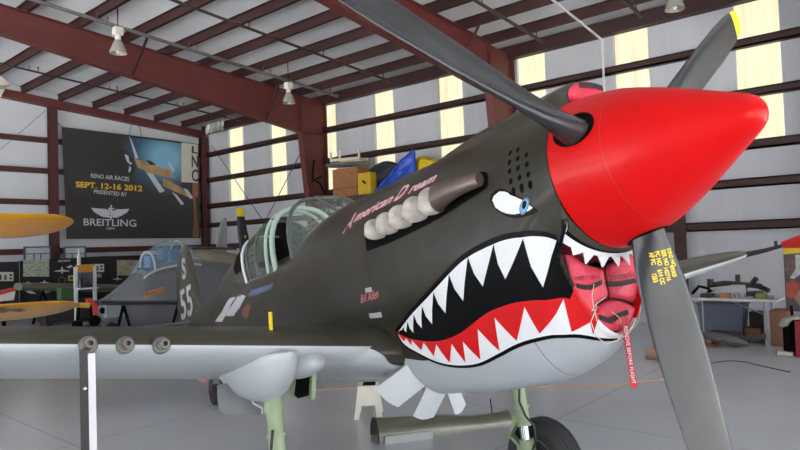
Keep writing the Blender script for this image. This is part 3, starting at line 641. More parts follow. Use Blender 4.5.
def fairing_mat():
    m = M('fairing_paint', (62, 60, 50), .32, spec=.22, coat=.14, bump=.05, bscale=3.2); nt = m.node_tree; b = nt.nodes['Principled BSDF']; L = nt.links
    tc = nt.nodes.new('ShaderNodeTexCoord'); sp = nt.nodes.new('ShaderNodeSeparateXYZ'); L.new(tc.outputs['Object'], sp.inputs[0])
    ab = nt.nodes.new('ShaderNodeMath'); ab.operation = 'ABSOLUTE'; L.new(sp.outputs[1], ab.inputs[0])
    fc = nt.nodes.new('ShaderNodeFloatCurve'); L.new(ab.outputs[0], fc.inputs[1]); c = fc.mapping.curves[0]
    pts = [(0, .24), (.38, .25), (.43, .275), (.47, .315), (.53, .362), (.60, .392), (.70, .412), (1., .44)]
    c.points[0].location = pts[0]; c.points[1].location = pts[-1]
    for p in pts[1:-1]: c.points.new(*p)
    fc.mapping.update()
    ad = nt.nodes.new('ShaderNodeMath'); ad.operation = 'ADD'; ad.inputs[1].default_value = ZG+1.; L.new(sp.outputs[2], ad.inputs[0])
    gt = nt.nodes.new('ShaderNodeMath'); gt.operation = 'GREATER_THAN'; L.new(ad.outputs[0], gt.inputs[0]); L.new(fc.outputs[0], gt.inputs[1])
    mx = nt.nodes.new('ShaderNodeMix'); mx.data_type = 'RGBA'; L.new(gt.outputs[0], mx.inputs[0]); mx.inputs[6].default_value = srgb(178, 183, 188); mx.inputs[7].default_value = srgb(56, 54, 45); L.new(mx.outputs[2], b.inputs['Base Color']); return m
rf.loft(rr); ap('wing_root_fairing', rf, fairing_mat(), wing, angle=60)
for sgn in (1, -1): po = MB(); po.ell((2.475, .655*sgn, -.548), (.03, .045, .03), 0, 16, 10); ap('root_hole_shade', po, DARK, wing)  # black knob standing for the shade in a small hole
# cowl flaps at the back of the chin
FLM = M('cowl_flap_grey_paint', (214, 219, 224), .4)
def flap(t0, t1, free):
    m_ = MB(); h_ = []; n0 = []
    for k in range(7):
        t = t0+(t1-t0)*k/6; p = Vector(hull_pt(2.25, t)); nn = Vector(hull_nrm(2.25, t)); h_.append(p+nn*.004); n0.append(nn)
    f0, f1 = Vector(free[0]), Vector(free[1]); fr_ = []
    for k in range(7):
        q = f0.lerp(f1, k/6); fr_.append(q+n0[3]*.02*math.sin(math.pi*k/6))
    off = [x_*.006 for x_ in n0]
    m_.loft([h_, fr_], 0, False); m_.loft([[p-o for p, o in zip(h_, off)], [p-o for p, o in zip(fr_, off)]], 1, False)
    m_.loft([fr_, [p-o for p, o in zip(fr_, off)]], 0, False)
    return ap('cowl_flap', m_, [FLM, GREY])
flap(-.80, -1.12, ((2.52, .405, -.875), (2.52, .262, -1.02))); flap(-1.15, -1.455, ((2.50, .172, -1.089), (2.50, .012, -1.122))); flap(-1.49, -1.66, ((2.40, -.088, -1.122), (2.40, -.19, -1.075))); flap(-1.95, -2.3, ((2.50, -.262, -1.02), (2.52, -.405, -.875)))
fb = MB(); rr = []
for x, k_ in ((2.2, .97), (2.35, .95), (2.7, .90)): rr.append([(x, hull_pt(2.25, -.6-(math.pi-1.2)*j/32)[1]*k_, hull_pt(2.25, -.6-(math.pi-1.2)*j/32)[2]*k_) for j in range(33)])
fb.loft(rr, 0, False); ap('radiator_exit_duct', fb, M('exit_duct_grey', (120, 124, 128), .5))
# landing gear
def gear(sgn):
    b = .97*sgn if sgn < 0 else 1.01; m_ = MB()
    top = Vector((2.74, b, -.70)); mid = Vector((2.75, b, -1.34)); ax = Vector((2.76, b+.02*sgn, -1.645))
    m_.tube([top, top.lerp(mid, .35)], .058, 20); m_.tube([top.lerp(mid, .35), mid], .050, 20)
    for z in (-.82, -.9, -1.05, -1.2, -1.33): m_.tube([(2.745, b, z), (2.745, b, z-.02)], .061, 20)
    leg = ap('gear_leg', m_, CHROMATE)
    o_ = MB(); o_.tube([mid, (2.755, b, -1.47)], .042, 20); ap('oleo_piston', o_, STEEL, leg)
    f_ = MB(); f_.tube([(2.755, b, -1.45), ax+Vector((0, 0, -.06))], .056, 18); f_.tube([ax, ax+Vector((0, .14*sgn, 0))], .04, 16)
    f_.bar((2.80, b, -1.30), (2.93, b, -1.42), .045, .025); f_.bar((2.93, b, -1.42), (2.80, b, -1.52), .045, .025); f_.tube([(2.93, b-.03, -1.42), (2.93, b+.03, -1.42)], .022, 10); f_.box((2.81, b, -1.30), (.06, .07, .05)); f_.box((2.81, b, -1.52), (.06, .07, .05))
    ap('torque_link', f_, CHROMATE, leg)
    hs = MB(); hs.tube([(2.66, b+.05, -1.02), (2.68, b+.07, -1.16), (2.65, b+.06, -1.27), (2.62, b+.02, -1.35), (2.63, b-.02*sgn, -1.46), (2.68, b-.05*sgn, -1.56), (2.73, b-.03*sgn, -1.6)], .009, 8)
    ap('brake_hose', hs, M('brake_hose_black', (30, 30, 30), .5), leg)
    wb = b+.15*sgn; zc = ZG+.345; t_ = MB(); R_ = .352
    prof = [(-.095, .21), (-.10, .24), (-.103, .28), (-.095, .315), (-.078, .338), (-.05, .347)]
    for g in (-.05, -.02, .012, .044): prof += [(g+.001, .348), (g+.002, .342), (g+.006, .342), (g+.007, .348)]
    prof += [(.06, .345), (.078, .338), (.095, .315), (.103, .28), (.10, .24), (.095, .21)]
    t_.lathe(prof, (2.76, wb, zc), (0, 1, 0), 64, caps=False); t_.lathe([(-.09, .21), (.09, .21)], (2.76, wb, zc), (0, 1, 0), 48)
    wh = ap('main_wheel', t_, M('tyre_rubber', (38, 39, 42), .55, var=.1, scale=9), angle=28)
    hb_ = MB(); hb_.lathe([(-.085, .212), (-.092, .205), (-.088, .19), (-.05, .17), (-.045, .09), (-.07, .08), (-.075, .04), (-.04, .038), (.04, .04), (.07, .08), (.045, .1), (.05, .17), (.088, .19), (.092, .205), (.085, .212)], (2.76, wb, zc), (0, 1, 0), 40)
    ap('wheel_hub', hb_, M('hub_green_primer', (104, 122, 82), .5), wh)
gear(1); gear(-1)
pl = MB(); rr = []               # fairing door beside the starboard leg
poly = [(1.03, -.70), (1.28, -.715), (1.285, -.86), (1.24, -.90), (1.02, -.935), (1.015, -.90), (1.07, -.86), (1.085, -.80), (1.06, -.745)]
pl.prism([(2.94+.25*(b-1.03)**2, b, z) for b, z in poly], (.012, 0, 0)); gd = ap('gear_door', pl, M('door_grey_paint', (112, 115, 120), .45))
ed = MB(); ed.tube([(2.935, b, z) for b, z in poly[4:]], .006, 6); ap('door_rim', ed, PWHITE, gd)
ip = MB(); q = [(2.88, .76, -.66), (2.66, .74, -.655), (2.70, .74, -.75), (2.74, .745, -.86), (2.93, .76, -.875), (2.99, .765, -.84)]
ip.prism(q, (0, .012, 0)); dr = ap('gear_door', ip, DARK)
er = MB(); er.bar((2.66, .74, -.65), (2.705, .745, -.76), .035, .03, up=(0, 1, 0)); er.bar((2.705, .745, -.76), (2.745, .75, -.885), .035, .03, up=(0, 1, 0)); er.bar((2.90, .765, -.655), (3.0, .77, -.85), .05, .03, up=(0, 1, 0)); er.bar((2.66, .745, -.65), (2.90, .765, -.65), .03, .03, up=(0, 1, 0)); ap('door_frame', er, CHROMATE, dr)
tw = MB(); tw.tube([(7.35, 0, -.20), (7.52, 0, -.62)], .03, 10); tw.bar((7.52, -.07, -.62), (7.6, -.07, -.80), .05, .02); tw.bar((7.52, .07, -.62), (7.6, .07, -.80), .05, .02); tg = ap('tail_gear_leg', tw, M('tail_gear_dark_metal', (70, 66, 66), .5))
tz = lambda x: ZG-(x-X0)*math.tan(math.asin(AA.z))*1.0
tyre = MB(); rt_ = .14; zt_ = (0-TIP.z+AA.z*7.6)/AC.z+rt_/AC.z; tyre.lathe([(-.05, .06), (-.055, .11), (-.035, .135), (0, .14), (.035, .135), (.055, .11), (.05, .06)], (7.6, 0, zt_), (0, 1, 0), 28); ap('tail_wheel', tyre, BLACK)
tdoor = MB(); tdoor.prism([(7.2, .13, -.40), (7.75, .10, -.36), (7.72, .18, -.62), (7.25, .2, -.66)], (0, .012, 0)); ap('tail_wheel_door', tdoor, M('faded_red_paint', (178, 120, 118), .5))
# tail
def slab(poly, t, name, mats, **k):         # thin tail surface: outline in (x, z) at b = 0, thinning to its edge
    cx = sum(p[0] for p in poly)/len(poly); cz = sum(p[1] for p in poly)/len(poly); m_ = MB()
    rr = [[(cx+(x-cx)*s, h, cz+(z-cz)*s) for x, z in poly] for s, h in ((.0, t/2), (.80, t/2*.92), (.95, t/2*.55), (1., 0), (.95, -t/2*.55), (.80, -t/2*.92), (.0, -t/2))]
    m_.loft(rr, 0, True, False); return ap(name, m_, mats, **k)
FIN = [(7.80, .20), (8.05, .62), (8.30, 1.08), (8.42, 1.30), (8.55, 1.42), (8.72, 1.47), (8.90, 1.44), (9.08, 1.28), (9.20, 1.0), (9.27, .65), (9.30, .3), (9.32, .05), (9.0, .05)]
fin = slab(FIN, .11, 'tail_fin', OLIVE, angle=60)
nm = MB(); put_text(nm, '55', .40, (8.72, .062, .40), (-.0, 0, 0), (0, 0, 1)) if False else None
for txt, z0, s in (('55', .34, .62), ('S', .92, .42)):
    v, f = glyphs(txt, s, bold=.012, align='CENTER'); nm.add([(8.55-p[0]*1.25, .064, z0+p[1]) for p in v], f, 0)
ap('tail_number', nm, PGREY, fin)['label'] = 'pale letter S and number 55 on the tail fin'
tp = MB(); rr = []
for b in (-1.95, -1.9, -1.6, -1., -.3, 0, .3, 1., 1.6, 1.9, 1.95):
    f = math.sqrt(max(.02, 1-(abs(b)/1.97)**3)); c = 1.25*f; rr.append([(8.5+.0-c*.48+c*.5*(1-math.cos(a)), b, .18+.055*f*math.sin(a)*(1 if a < math.pi else 1)) for a in [2*math.pi*k/20 for k in range(20)]])
tp.loft(rr); ap('tailplane', tp, [M('tailplane_grey_olive', (112, 116, 112), .35, coat=.1)], angle=60)
# cockpit and canopy
HS = lambda x, b: max((hull_pt(x, a*math.pi/60)[2] for a in range(0, 31) if abs(hull_pt(x, a*math.pi/60)[1]) >= b-1e-6), default=.3)
def arch(xf, zf, bf, xt, zt, n=16, e=.8):       # an arch from one sill over the top to the other
    out = []
    for k in range(n+1):
        a = math.pi*k/n; s = math.sin(a)**e; out.append((xf+(xt-xf)*s, bf*math.copysign(abs(math.cos(a))**.75, math.cos(a)), zf+(zt-zf)*s))
    return out
GLASS = M('canopy_plexiglass', (196, 214, 206), .04, alpha=.16, spec=.6); FRM = M('canopy_frame_olive', (84, 90, 80), .35, coat=.4); FRG = M('canopy_frame_pale_green', (176, 198, 182), .4)
tub = MB(); rr = []
for x in (3.62, 3.8, 4.2, 4.6, 5.0, 5.25): rr.append([(x, .34*math.cos(math.pi*k/16), HS(x, .34)+.012+.03*math.sin(math.pi*k/16)) for k in range(17)])
ci = MB(); ci.box((4.62, 0, .42), (.10, .42, .36), R=Matrix.Rotation(-.2, 3, 'Y')); ci.ell((4.56, 0, .62), (.05, .12, .12)); ap('pilot_seat', ci, DARK)
A0 = [(3.20, .16, HS(3.2, .16)), (3.60, .13, .715), (3.60, -.13, .715), (3.20, -.16, HS(3.2, .16))]
bow = arch(3.66, HS(3.66, .38)-.02, .385, 3.84, .775)
ws = MB(); ws.add(A0, [(0, 1, 2, 3)])
nb = len(bow); h2 = nb//2
for sgn in (1, -1):
    bb = bow[:h2+1] if sgn > 0 else bow[::-1][:h2+1]
    L = [(3.20, .16*sgn, HS(3.2, .16))]*3+[(3.20+.40*k/(h2-2), (.16-.03*k/(h2-2))*sgn, HS(3.2, .16)+(.715-HS(3.2, .16))*k/(h2-2)) for k in range(1, h2-1)]
    ws.loft([L[:h2+1], bb], 0, False)
wsh = ap('windshield', ws, GLASS, angle=30)
fr = MB(); fr.tube(bow, .018, 8); fr.tube([A0[0], A0[1]], .014, 8); fr.tube([A0[3], A0[2]], .014, 8); fr.tube([A0[1], A0[2]], .014, 8); fr.tube([A0[1], bow[h2-2]], .014, 8); fr.tube([A0[2], bow[h2+2]], .014, 8)
fr.tube([(3.05, .22, HS(3.05, .22)), A0[0], (3.18, 0, HS(3.18, 0)+.01), A0[3], (3.05, -.22, HS(3.05, .22))], .012, 8); fr.tube([(3.2, .16, HS(3.2, .16)), (3.4, .32, HS(3.4, .32)), bow[0]], .014, 8); fr.tube([(3.2, -.16, HS(3.2, .16)), (3.4, -.32, HS(3.4, .32)), bow[-1]], .014, 8); ap('windshield_frame', fr, FRM, wsh)
tn = MB(); q0 = bow[h2-3:h2+4]; tn.loft([[(3.60+.01*0, .13-.26*k/6, .717) for k in range(7)], [(p[0]-.01, p[1], p[2]+.003) for p in q0]], 0, False); ap('green_tinted_panel', tn, M('green_tinted_glass', (110, 150, 126), .1, alpha=.55), wsh)
a1 = arch(4.08, HS(4.08, .37)-.02, .375, 4.25, .80); a2 = arch(4.27, HS(4.27, .37), .37, 4.42, .815); a3 = arch(4.55, HS(4.55, .36), .365, 4.74, .80); a4 = arch(4.82, HS(4.82, .34), .345, 5.12, .76)
hd = MB(); hd.loft([a1, a2, a3], 0, False); hood = ap('canopy_hood', hd, GLASS, angle=60)
hp_ = MB(); hp_.loft([a3, a4], 0, False); hp_.loft([[(p[0], p[1]*.985, p[2]-.008) for p in q] for q in (a3, a4)], 0, False); ap('hood_rear_panel', hp_, M('dark_hood_panel', (58, 60, 54), .22, coat=.5, alpha=.85), hood, angle=60)
hf = MB(); hf.tube(a1, .024, 8, 1); hf.tube(a2, .016, 8, 1); hf.tube(a3, .014, 8, 0); hf.tube(a4, .018, 8, 0)
for k in (5, 11): hf.tube([a1[k], a2[k], a3[k], a4[k]], .011, 6, 0)
hf.tube([a1[0], a2[0], a3[0], a4[0]], .018, 8, 0); hf.tube([a1[-1], a2[-1], a3[-1], a4[-1]], .018, 8, 0)
ap('hood_frame', hf, [FRM, FRG], hood)
rq = MB(); a5 = arch(4.90, HS(4.9, .35)+.01, .36, 5.22, .755); a6 = arch(5.9, HS(5.9, .30), .31, 6.0, .56); rq.loft([a5, a6], 0, False); rear = ap('rear_deck', rq, OLIVE, angle=60)
wd = MB(); wd.tube(a5[:8], .017, 8, 0); ap('rear_window_rim', wd, PWHITE, rear)
wi = MB(); wq = [Vector(a5[1])+Vector((.03, .012, .0)), Vector(a5[3])+Vector((.03, .014, 0)), Vector(a5[5])+Vector((.04, .014, 0)), Vector(a5[4]).lerp(Vector(a6[4]), .30)+Vector((0, .016, 0)), Vector(a5[2]).lerp(Vector(a6[2]), .34)+Vector((0, .016, 0)), Vector(a5[1]).lerp(Vector(a6[1]), .28)+Vector((0, .014, 0))]
wi.add(wq, [tuple(range(6))]); ap('rear_side_window', wi, DARK, rear)
# rear fuselage insignia, and a brown reflection painted in as a streak
INSIG = [([(6.1102, -.0293), (5.6878, .1106), (5.391, .306), (5.1533, .3449), (5.4085, .0727), (5.7241, -.0599)], 0), ([(5.5016, .0172), (5.2235, .1969), (5.0477, .4168), (4.8072, .2955), (4.9797, .0792), (5.2, -.0164)], 0), ([(4.7324, .2498), (4.6426, .3772), (4.3331, .3323), (4.01, .297), (4.0706, .2035), (4.4207, .1966)], 1), ([(4.95, -.02), (4.75, .10), (4.60, .04), (4.8, -.10)], 2)]
ins = MB()
for poly, mi in INSIG: decal(ins, poly, .0015, mi)
if ins.v: ap('fuselage_insignia', ins, [PGREY, DBLUE, M('brown_reflection', (120, 70, 46), .4, coat=.4)], hull)['label'] = 'pale grey bars and blue patch of the fuselage insignia with a painted brown reflection'
# ---------------------------------------------------------------- things on and around the fighter
bpy.context.view_layer.update()
_o = Vector((0, 0, EYE))-TIP; _o = Vector((-_o.dot(AA), _o.dot(AS), _o.dot(AC)))
def Q(px, py, **k):             # hull coordinates of a place of the photograph at a given station / b / height
    d = CAM_F+CAM_R*((px-400)/FPX)-CAM_U*((py-225)/FPX); d = Vector((-d.dot(AA), d.dot(AS), d.dot(AC)))
    i = 'xbz'.index(list(k)[0]); t = (list(k.values())[0]-_o[i])/d[i]; return _o+d*t
PINK = M('pink_nylon_cover', (226, 62, 88), .5, var=.12, scale=9, bump=.5, bscale=10); PEDGE = M('cover_dark_seam', (60, 26, 32), .6); STRAP = M('black_webbing', (30, 28, 30), .7)
PTXT = M('faded_maroon_print', (150, 40, 62), .6); CORDM = M('pale_cord', (205, 198, 186), .6)
def plug(name, px, x, label, depth=.09):
    out = [Q(a, b, x=x) for a, b in px]
    c = sum(out, Vector())/len(out); o = aw(*c); root = empty(name, o, label, 'intake cover')
    cw = lambda p: tuple(aw(*p)-o)
    # round the outline a little, then a puffed face
    s = []
    for i in range(len(out)):
        p0, p1, p2, p3 = out[i-1], out[i], out[(i+1) % len(out)], out[(i+2) % len(out)]
        for j in range(4):
            t = j/4; s.append(.5*(2*p1+(p2-p0)*t+(2*p0-5*p1+4*p2-p3)*t*t+(3*p1-p0-3*p2+p3)*t**3))
    sc = lambda k, dx: [c+(p-c)*k+Vector((dx, 0, 0)) for p in s]
    m = MB(); m.loft([sc(.97, depth), sc(1., .03), sc(.995, .012), sc(.97, 0), sc(.90, -.014), sc(.75, -.020), sc(.5, -.024), sc(.2, -.026)], 0)
    m.build('padding', PINK, root, conv=cw, angle=70)
    e = MB(); e.tube(sc(.975, -.002)+[sc(.975, -.002)[0]], .0035, 6); e.build('seam_piping', PEDGE, root, conv=cw)
    return root, cw, c
def strap(root, cw, pts, x, w, name='strap'):
    m = MB(); top = []; bot = []; n = len(pts)
    for i, (a, b) in enumerate(pts):
        u = i/(n-1); p = Q(a, b, x=x-.012*math.sin(u*math.pi)); top.append(p+Vector((0, 0, w/2))); bot.append(p-Vector((0, 0, w/2)))
    k = [p+Vector((.004, 0, 0)) for p in top]; l = [p+Vector((.004, 0, 0)) for p in bot]
    m.loft([top, bot, l, k, top], 0, False); m.build(name, STRAP, root, conv=cw)
def ptext(root, cw, txt, a, b, x, h, name='lettering', mat=None):
    p = Q(*a, x=x); q = Q(*b, x=x); m = MB(); v, f = glyphs(txt, 1., bold=.01); w = max(t[0] for t in v); d = (q-p)/w
    m.add([p+d*t[0]+Vector((0, 0, h*t[1]))for t in v], f); m.build(name, mat or PTXT, root, conv=cw)
L = [(563.5, 250.5), (573, 256), (583, 263), (598, 268), (602, 270), (605.5, 284), (607.5, 297), (600, 301.5), (593.5, 308), (590.5, 319), (583, 308), (574.3, 291), (568, 271.7)]
r, cw, c = plug('intake_cover', L, .92, 'pink padded intake cover in the left half of the fighter\'s mouth')
strap(r, cw, [(577.5, 285.5), (584, 287), (591, 287.5), (596, 285), (602, 282)], .893, .022); ptext(r, cw, 'N977WH', (577.5, 281), (600, 279), .892, .030)
L = [(604.5, 269.5), (613, 262), (624.5, 253.3), (632.5, 250), (636.7, 264.3), (640.0, 279), (640., 291), (636.5, 306), (625, 301), (612, 298.5), (609, 297)]
r, cw, c = plug('intake_cover', L, .92, 'pink padded intake cover in the right half of the fighter\'s mouth, beside the propeller blade')
strap(r, cw, [(607.5, 284), (615, 284), (622, 283.5), (629, 282), (636, 280.5)], .893, .024); ptext(r, cw, 'N977WH', (608.5, 281), (635, 277.5), .892, .034)
L = [(591, 315), (595, 307.5), (604, 301.5), (614.7, 300.), (627, 303.5), (636, 309.6), (635, 319), (625, 328.5), (612, 332), (600, 329.5), (593.5, 323)]
r, cw, c = plug('oil_cooler_cover', L, .905, 'rounded pink cover low in the fighter\'s mouth with a red streamer')
strap(r, cw, [(600, 317), (605, 318.5), (611, 321), (618, 316), (628.5, 312)], .876, .024)
rb = MB(); n = 14; la = []; lb = []
for i in range(n+1):
    u = i/n; p = Q(624.5+10*u**1.1, 316+72*u, x=.845+.012*math.sin(u*5)); d = Vector((.002*math.sin(u*7), .022, .001)); la.append(p+d); lb.append(p-d)
th = Vector((.0015, 0, 0)); rb.loft([la, lb, [p+th for p in lb], [p+th for p in la], la], 0, False)
rib = rb.build('streamer', M('streamer_red_cloth', (204, 34, 48), .6), r, conv=cw); rib['label'] = 'red remove before flight ribbon with white lettering'
t_ = MB(); v, f = glyphs('REMOVE BEFORE FLIGHT', 1., bold=.012); w = max(p[0] for p in v)
def onrib(s, q):                # s down the ribbon, q across
    s = max(0, min(.999, s))*n; i = int(s); g = s-i; a = la[i].lerp(la[i+1], g); b = lb[i].lerp(lb[i+1], g); return b.lerp(a, q)+Vector((-.0015, 0, 0))
t_.add([onrib(.14+.80*p[0]/w, .80-.80*p[1]) for p in v], f)
t_.build('ribbon_lettering', PWHITE, rib, conv=cw)
co = MB()
for path in ([(594, 284), (592, 296), (594, 310), (600, 330), (612, 338), (626, 336), (638, 322), (641, 305)], [(612, 312), (620, 318), (624, 330), (618, 340), (606, 344), (596, 336), (591, 322), (597, 306)], [(606, 297), (597, 303), (592, 311)]):
    co.tube([Q(a, b, x=.868-.004*i) for i, (a, b) in enumerate(path)], .0022, 6)
co.build('tie_cord', CORDM, r, conv=cw)
# cover in the scoop on top of the nose
o = aw(.80, 0, .40); r = empty('scoop_cover', o, 'small pink cover in the scoop on top of the fighter\'s nose', 'intake cover'); cw = lambda p: tuple(aw(*p)-o)
m = MB(); rr = []
for k, dx in ((.95, .08), (.98, .0), (.95, -.016), (.8, -.024), (.5, -.028), (.1, -.03)): rr.append([(.772+dx, .126*k*math.cos(a), .385+.078*k*math.sin(a) if math.sin(a) > 0 else .385+.05*k*math.sin(a)) for a in [2*math.pi*q/28 for q in range(28)]])
m.loft(rr); m.build('padding', PINK, r, conv=cw, angle=70)
m = MB(); m.loft([[(.740-.012*math.sin(u*math.pi), .085-.17*u, .425+d) for u in [i/10 for i in range(11)]] for d in (-.014, .014)], 0, False); m.build('strap', STRAP, r, conv=cw)
# pitot head with its red cover on the far wing
PIT = 4.15
pm = MB(); x, z = le(PIT); pm.tube([(x+.1, -PIT, z), (x-.12, -PIT, z+.0), (x-.30, -PIT, z+.01)], [.03, .022, .016], 10); pm.tube([(x-.22, -PIT, z), (x-.23, -PIT, z+.07)], .016, 8); pit = ap('pitot_head', pm, M('pitot_dark_metal', (48, 46, 46), .4), wing)
o = aw(x-.7, -PIT, z); rc = MB(); rr = []
for i in range(10):
    u = i/9; rr.append([(x-.29-.62*u, -PIT+(.035+.055*math.sin(u*2.2))*math.cos(a)*(1+.1*math.sin(3*a+4*u)), z+.015-.02*u+(.035+.05*math.sin(u*2.4))*math.sin(a)) for a in [2*math.pi*q/16 for q in range(16)]])
rc.loft(rr); tag(rc.build('pitot_cover', M('red_cloth_cover', (222, 40, 38), .55, bump=.4, bscale=14), conv=lambda p: tuple(aw(*p)-o)), 'red cloth cover on the probe at the far wing tip', 'cover').location = o
# post hanging from the outer gun
b_ = 2.065; x, z = le(b_); p0 = aw(x-.09, b_+.012, z-.03); p1 = Vector((p0.x, p0.y, 0)); r = empty('support_post', p1, 'black and white flat post standing under the outermost wing gun', 'post'); cw = in_(r)
dirc = (Vector((0, 0, 0))-Vector((p0.x, p0.y, 0))).normalized(); sd = Vector((-dirc.y, dirc.x, 0))
m = MB(); tp0 = p0-Vector((0, 0, .0)); q = [p1-sd*.034, p1+sd*.034]
m.prism([tuple(p1+sd*u+dirc*v) for u, v in ((-.034, -.012), (.002, -.012), (.002, .012), (-.034, .012))], (0, 0, p0.z)); pb = m.build('rubber_face', M('post_black_rubber', (34, 34, 38), .5), r, conv=cw)
m = MB(); m.prism([tuple(p1+sd*u+dirc*v) for u, v in ((.003, -.014), (.034, -.014), (.034, .014), (.003, .014))], (0, 0, p0.z-.02)); m.build('white_face', M('post_white_paint', (212, 208, 214), .45), r, conv=cw)
for h in (p0.z-.18, p0.z-.62): m = MB(); m.lathe([(0, .008), (.008, .008), (.010, .004)], p1+Vector((0, 0, h))-sd*.012+dirc*.012, dirc, 10); m.build('bolt', STEEL, r, conv=cw)
m = MB(); m.box((p1.x, p1.y, .012), (.3, .3, .024)); m.build('base_plate', M('post_base_steel', (90, 90, 92), .5), r, conv=cw)
# step stool
r = empty('step_stool', P(369, 416, z=0), 'worn white two legged step stool under the fighter\'s wing root', 'stool'); cw = in_(r)
WST = M('stool_cream_white_paint', (226, 222, 208), .5, var=.06, scale=9)
c = r.location; vx = Vector((CAM_R.x, CAM_R.y, 0)).normalized(); vy = Vector((CAM_F.x, CAM_F.y, 0)).normalized()
LP = lambda a, b, z: c+vx*a+vy*b+Vector((0, 0, z))
m = MB()
for s in (-1, 1): pass
m.prism([LP(-.12, -.13, .36), LP(.12, -.13, .36), LP(.12, .13, .36), LP(-.12, .13, .36)], (0, 0, .025)); m.build('tread', WST, r, conv=cw, bevel=.006)
m = MB(); m.prism([LP(-.06, -.09, .386), LP(.09, -.09, .386), LP(.09, .09, .386), LP(-.06, .09, .386)], (0, 0, .006)); m.build('grip_mat', DARK, r, conv=cw)
for s, nm in ((-1, 'side_panel'), (1, 'side_panel')):
    m = MB(); yo = s*.13
    m.prism([LP(-.12, yo, .36), LP(.12, yo, .36), LP(.17, yo*1.25, .0), LP(.10, yo*1.25, 0), LP(.085, yo*1.15, .16), LP(-.085, yo*1.15, .16), LP(-.11, yo*1.25, 0), LP(-.17, yo*1.25, 0)], tuple(vy*.022)); m.build(nm, WST, r, conv=cw)
# loose cowling panel on the floor
r0 = P(440, 432, z=0); OLG = M('weathered_olive_sheet_metal', (112, 112, 98), .32, metal=.4, var=.15, scale=6, coat=.3)
a0 = P(375, 440, z=.0); a1 = P(508, 424, z=.0); dx = (a1-a0); ln = dx.length; dx.normalize(); dy = Vector((-dx.y, dx.x, 0))
r = empty('cowling_panel', (a0+a1)/2, 'long curved olive metal fairing lying on the floor under the nose', 'aircraft panel'); cw = in_(r); m = MB(); rr = []
for i in range(25):
    u = i/24; R_ = .13+.05*(1-u)**1.5-.055*math.sin(max(0, u-.45)*5.2)*(u > .45)*.6; rise = .02+.035*u; o = a0+dx*ln*u
    rr.append([o+dy*(R_*1.0*math.cos(a))+Vector((0, 0, .004+rise*0+R_*1.25*max(0, math.sin(a))**.9)) for a in [math.pi*k/18 for k in range(19)]])
m.loft(rr, 0, False); m.loft([[p-Vector((0, 0, .008))+(q-p)*.0 for p in ring] for ring in rr for q in [ring[0]]], 0, False); sh = m.build('shell', OLG, r, conv=cw, angle=50)
m = MB(); rr2 = [a0+dx*.0+dy*(.18*math.cos(a))+Vector((0, 0, .006+.225*max(0, math.sin(a))**.9)) for a in [math.pi*k/18 for k in range(19)]]; m.tube(rr2, .008, 8); m.build('edge_rim', M('panel_edge_black', (36, 36, 34), .5), r, conv=cw)
m = MB(); w0 = a0+dx*.06-dy*.185; m.loft([[w0+dx*(ln*.34)*k/10+Vector((0, 0, z+.0))-dy*(.03*math.sin(z*9)) for k in range(11)] for z in (.0, .03, .06, .085)], 0, False); m.build('bright_strip', M('bare_bright_aluminium', (205, 206, 205), .3, metal=.3), r, conv=cw)
m = MB(); s0 = a0+dx*ln*.88; m.tube([s0+Vector((0, 0, .10)), s0+Vector((0, 0, .30))-dx*.02], .006, 8); m.build('upright_pin', DARK, r, conv=cw)
# cords on the floor
OR = M('orange_cord', (205, 150, 110), .6)
def cord(name, px, label, m_, rad=.008):
    pts = [P(a, b, z=rad) for a, b in px]; mb_ = MB(); s = []
    for i in range(len(pts)-1):
        p0, p1, p2, p3 = pts[max(i-1, 0)], pts[i], pts[i+1], pts[min(i+2, len(pts)-1)]
        for j in range(6):
            t = j/6; s.append(.5*(2*p1+(p2-p0)*t+(2*p0-5*p1+4*p2-p3)*t*t+(3*p1-p0-3*p2+p3)*t**3))
    mb_.tube(s+[pts[-1]], rad, 8); o = mb_.build(name, m_, loc=pts[0]); tag(o, label, 'cord')
cord('extension_cord', [(700, 378), (660, 380), (620, 384), (590, 386), (560, 386.5), (500, 388), (440, 389), (400, 388), (355, 388), (330, 389), (300, 391), (270, 389)], 'long thin orange cord lying across the concrete floor under the fighter', OR)
cord('hose', [(705, 365), (725, 361), (745, 362), (762, 366), (790, 372)], 'short dark hose lying on the open floor at the right', M('dark_hose', (70, 68, 66), .6))
# ---------------------------------------------------------------- banner on the end wall
BY = END_Y-.42
r = empty('banner', P(132, 240, y=BY), 'large dark air race banner hanging on the end wall', 'banner'); cw = in_(r)
tl, tr, br_, bl_ = P(62, 126.5, y=BY), P(199, 144, y=BY), P(200, 238, y=BY), P(66.5, 239, y=BY)
def bn(u, v, d=0.):             # u to the right, v up
    p = (bl_.lerp(br_, u)).lerp(tl.lerp(tr, u), v); return p+Vector((0, -d+.035*math.sin(u*21+v*2)*(v-.2)*.5+.02*math.sin(u*6-v*5), 0))
m = MB(); m.loft([[bn(i/60, j/24) for i in range(61)] for j in range(25)], 0, False); m.loft([[bn(i/60, j/24, -.012) for i in range(61)] for j in range(25)], 0, False)
cl = m.build('cloth', M('banner_charcoal_print', (50, 47, 46), .5, var=.18, scale=.5, bump=.05, bscale=2), r, conv=cw, angle=80)
def uv(px, py):
    u = .5; v = .5
    for _ in range(12):
        p = (bl_.lerp(br_, u)).lerp(tl.lerp(tr, u), v); q = P(px, py, y=BY)
        u += (q.x-p.x)/((br_-bl_).x); v += (q.z-p.z)/((tl-bl_).z)
    return u, v
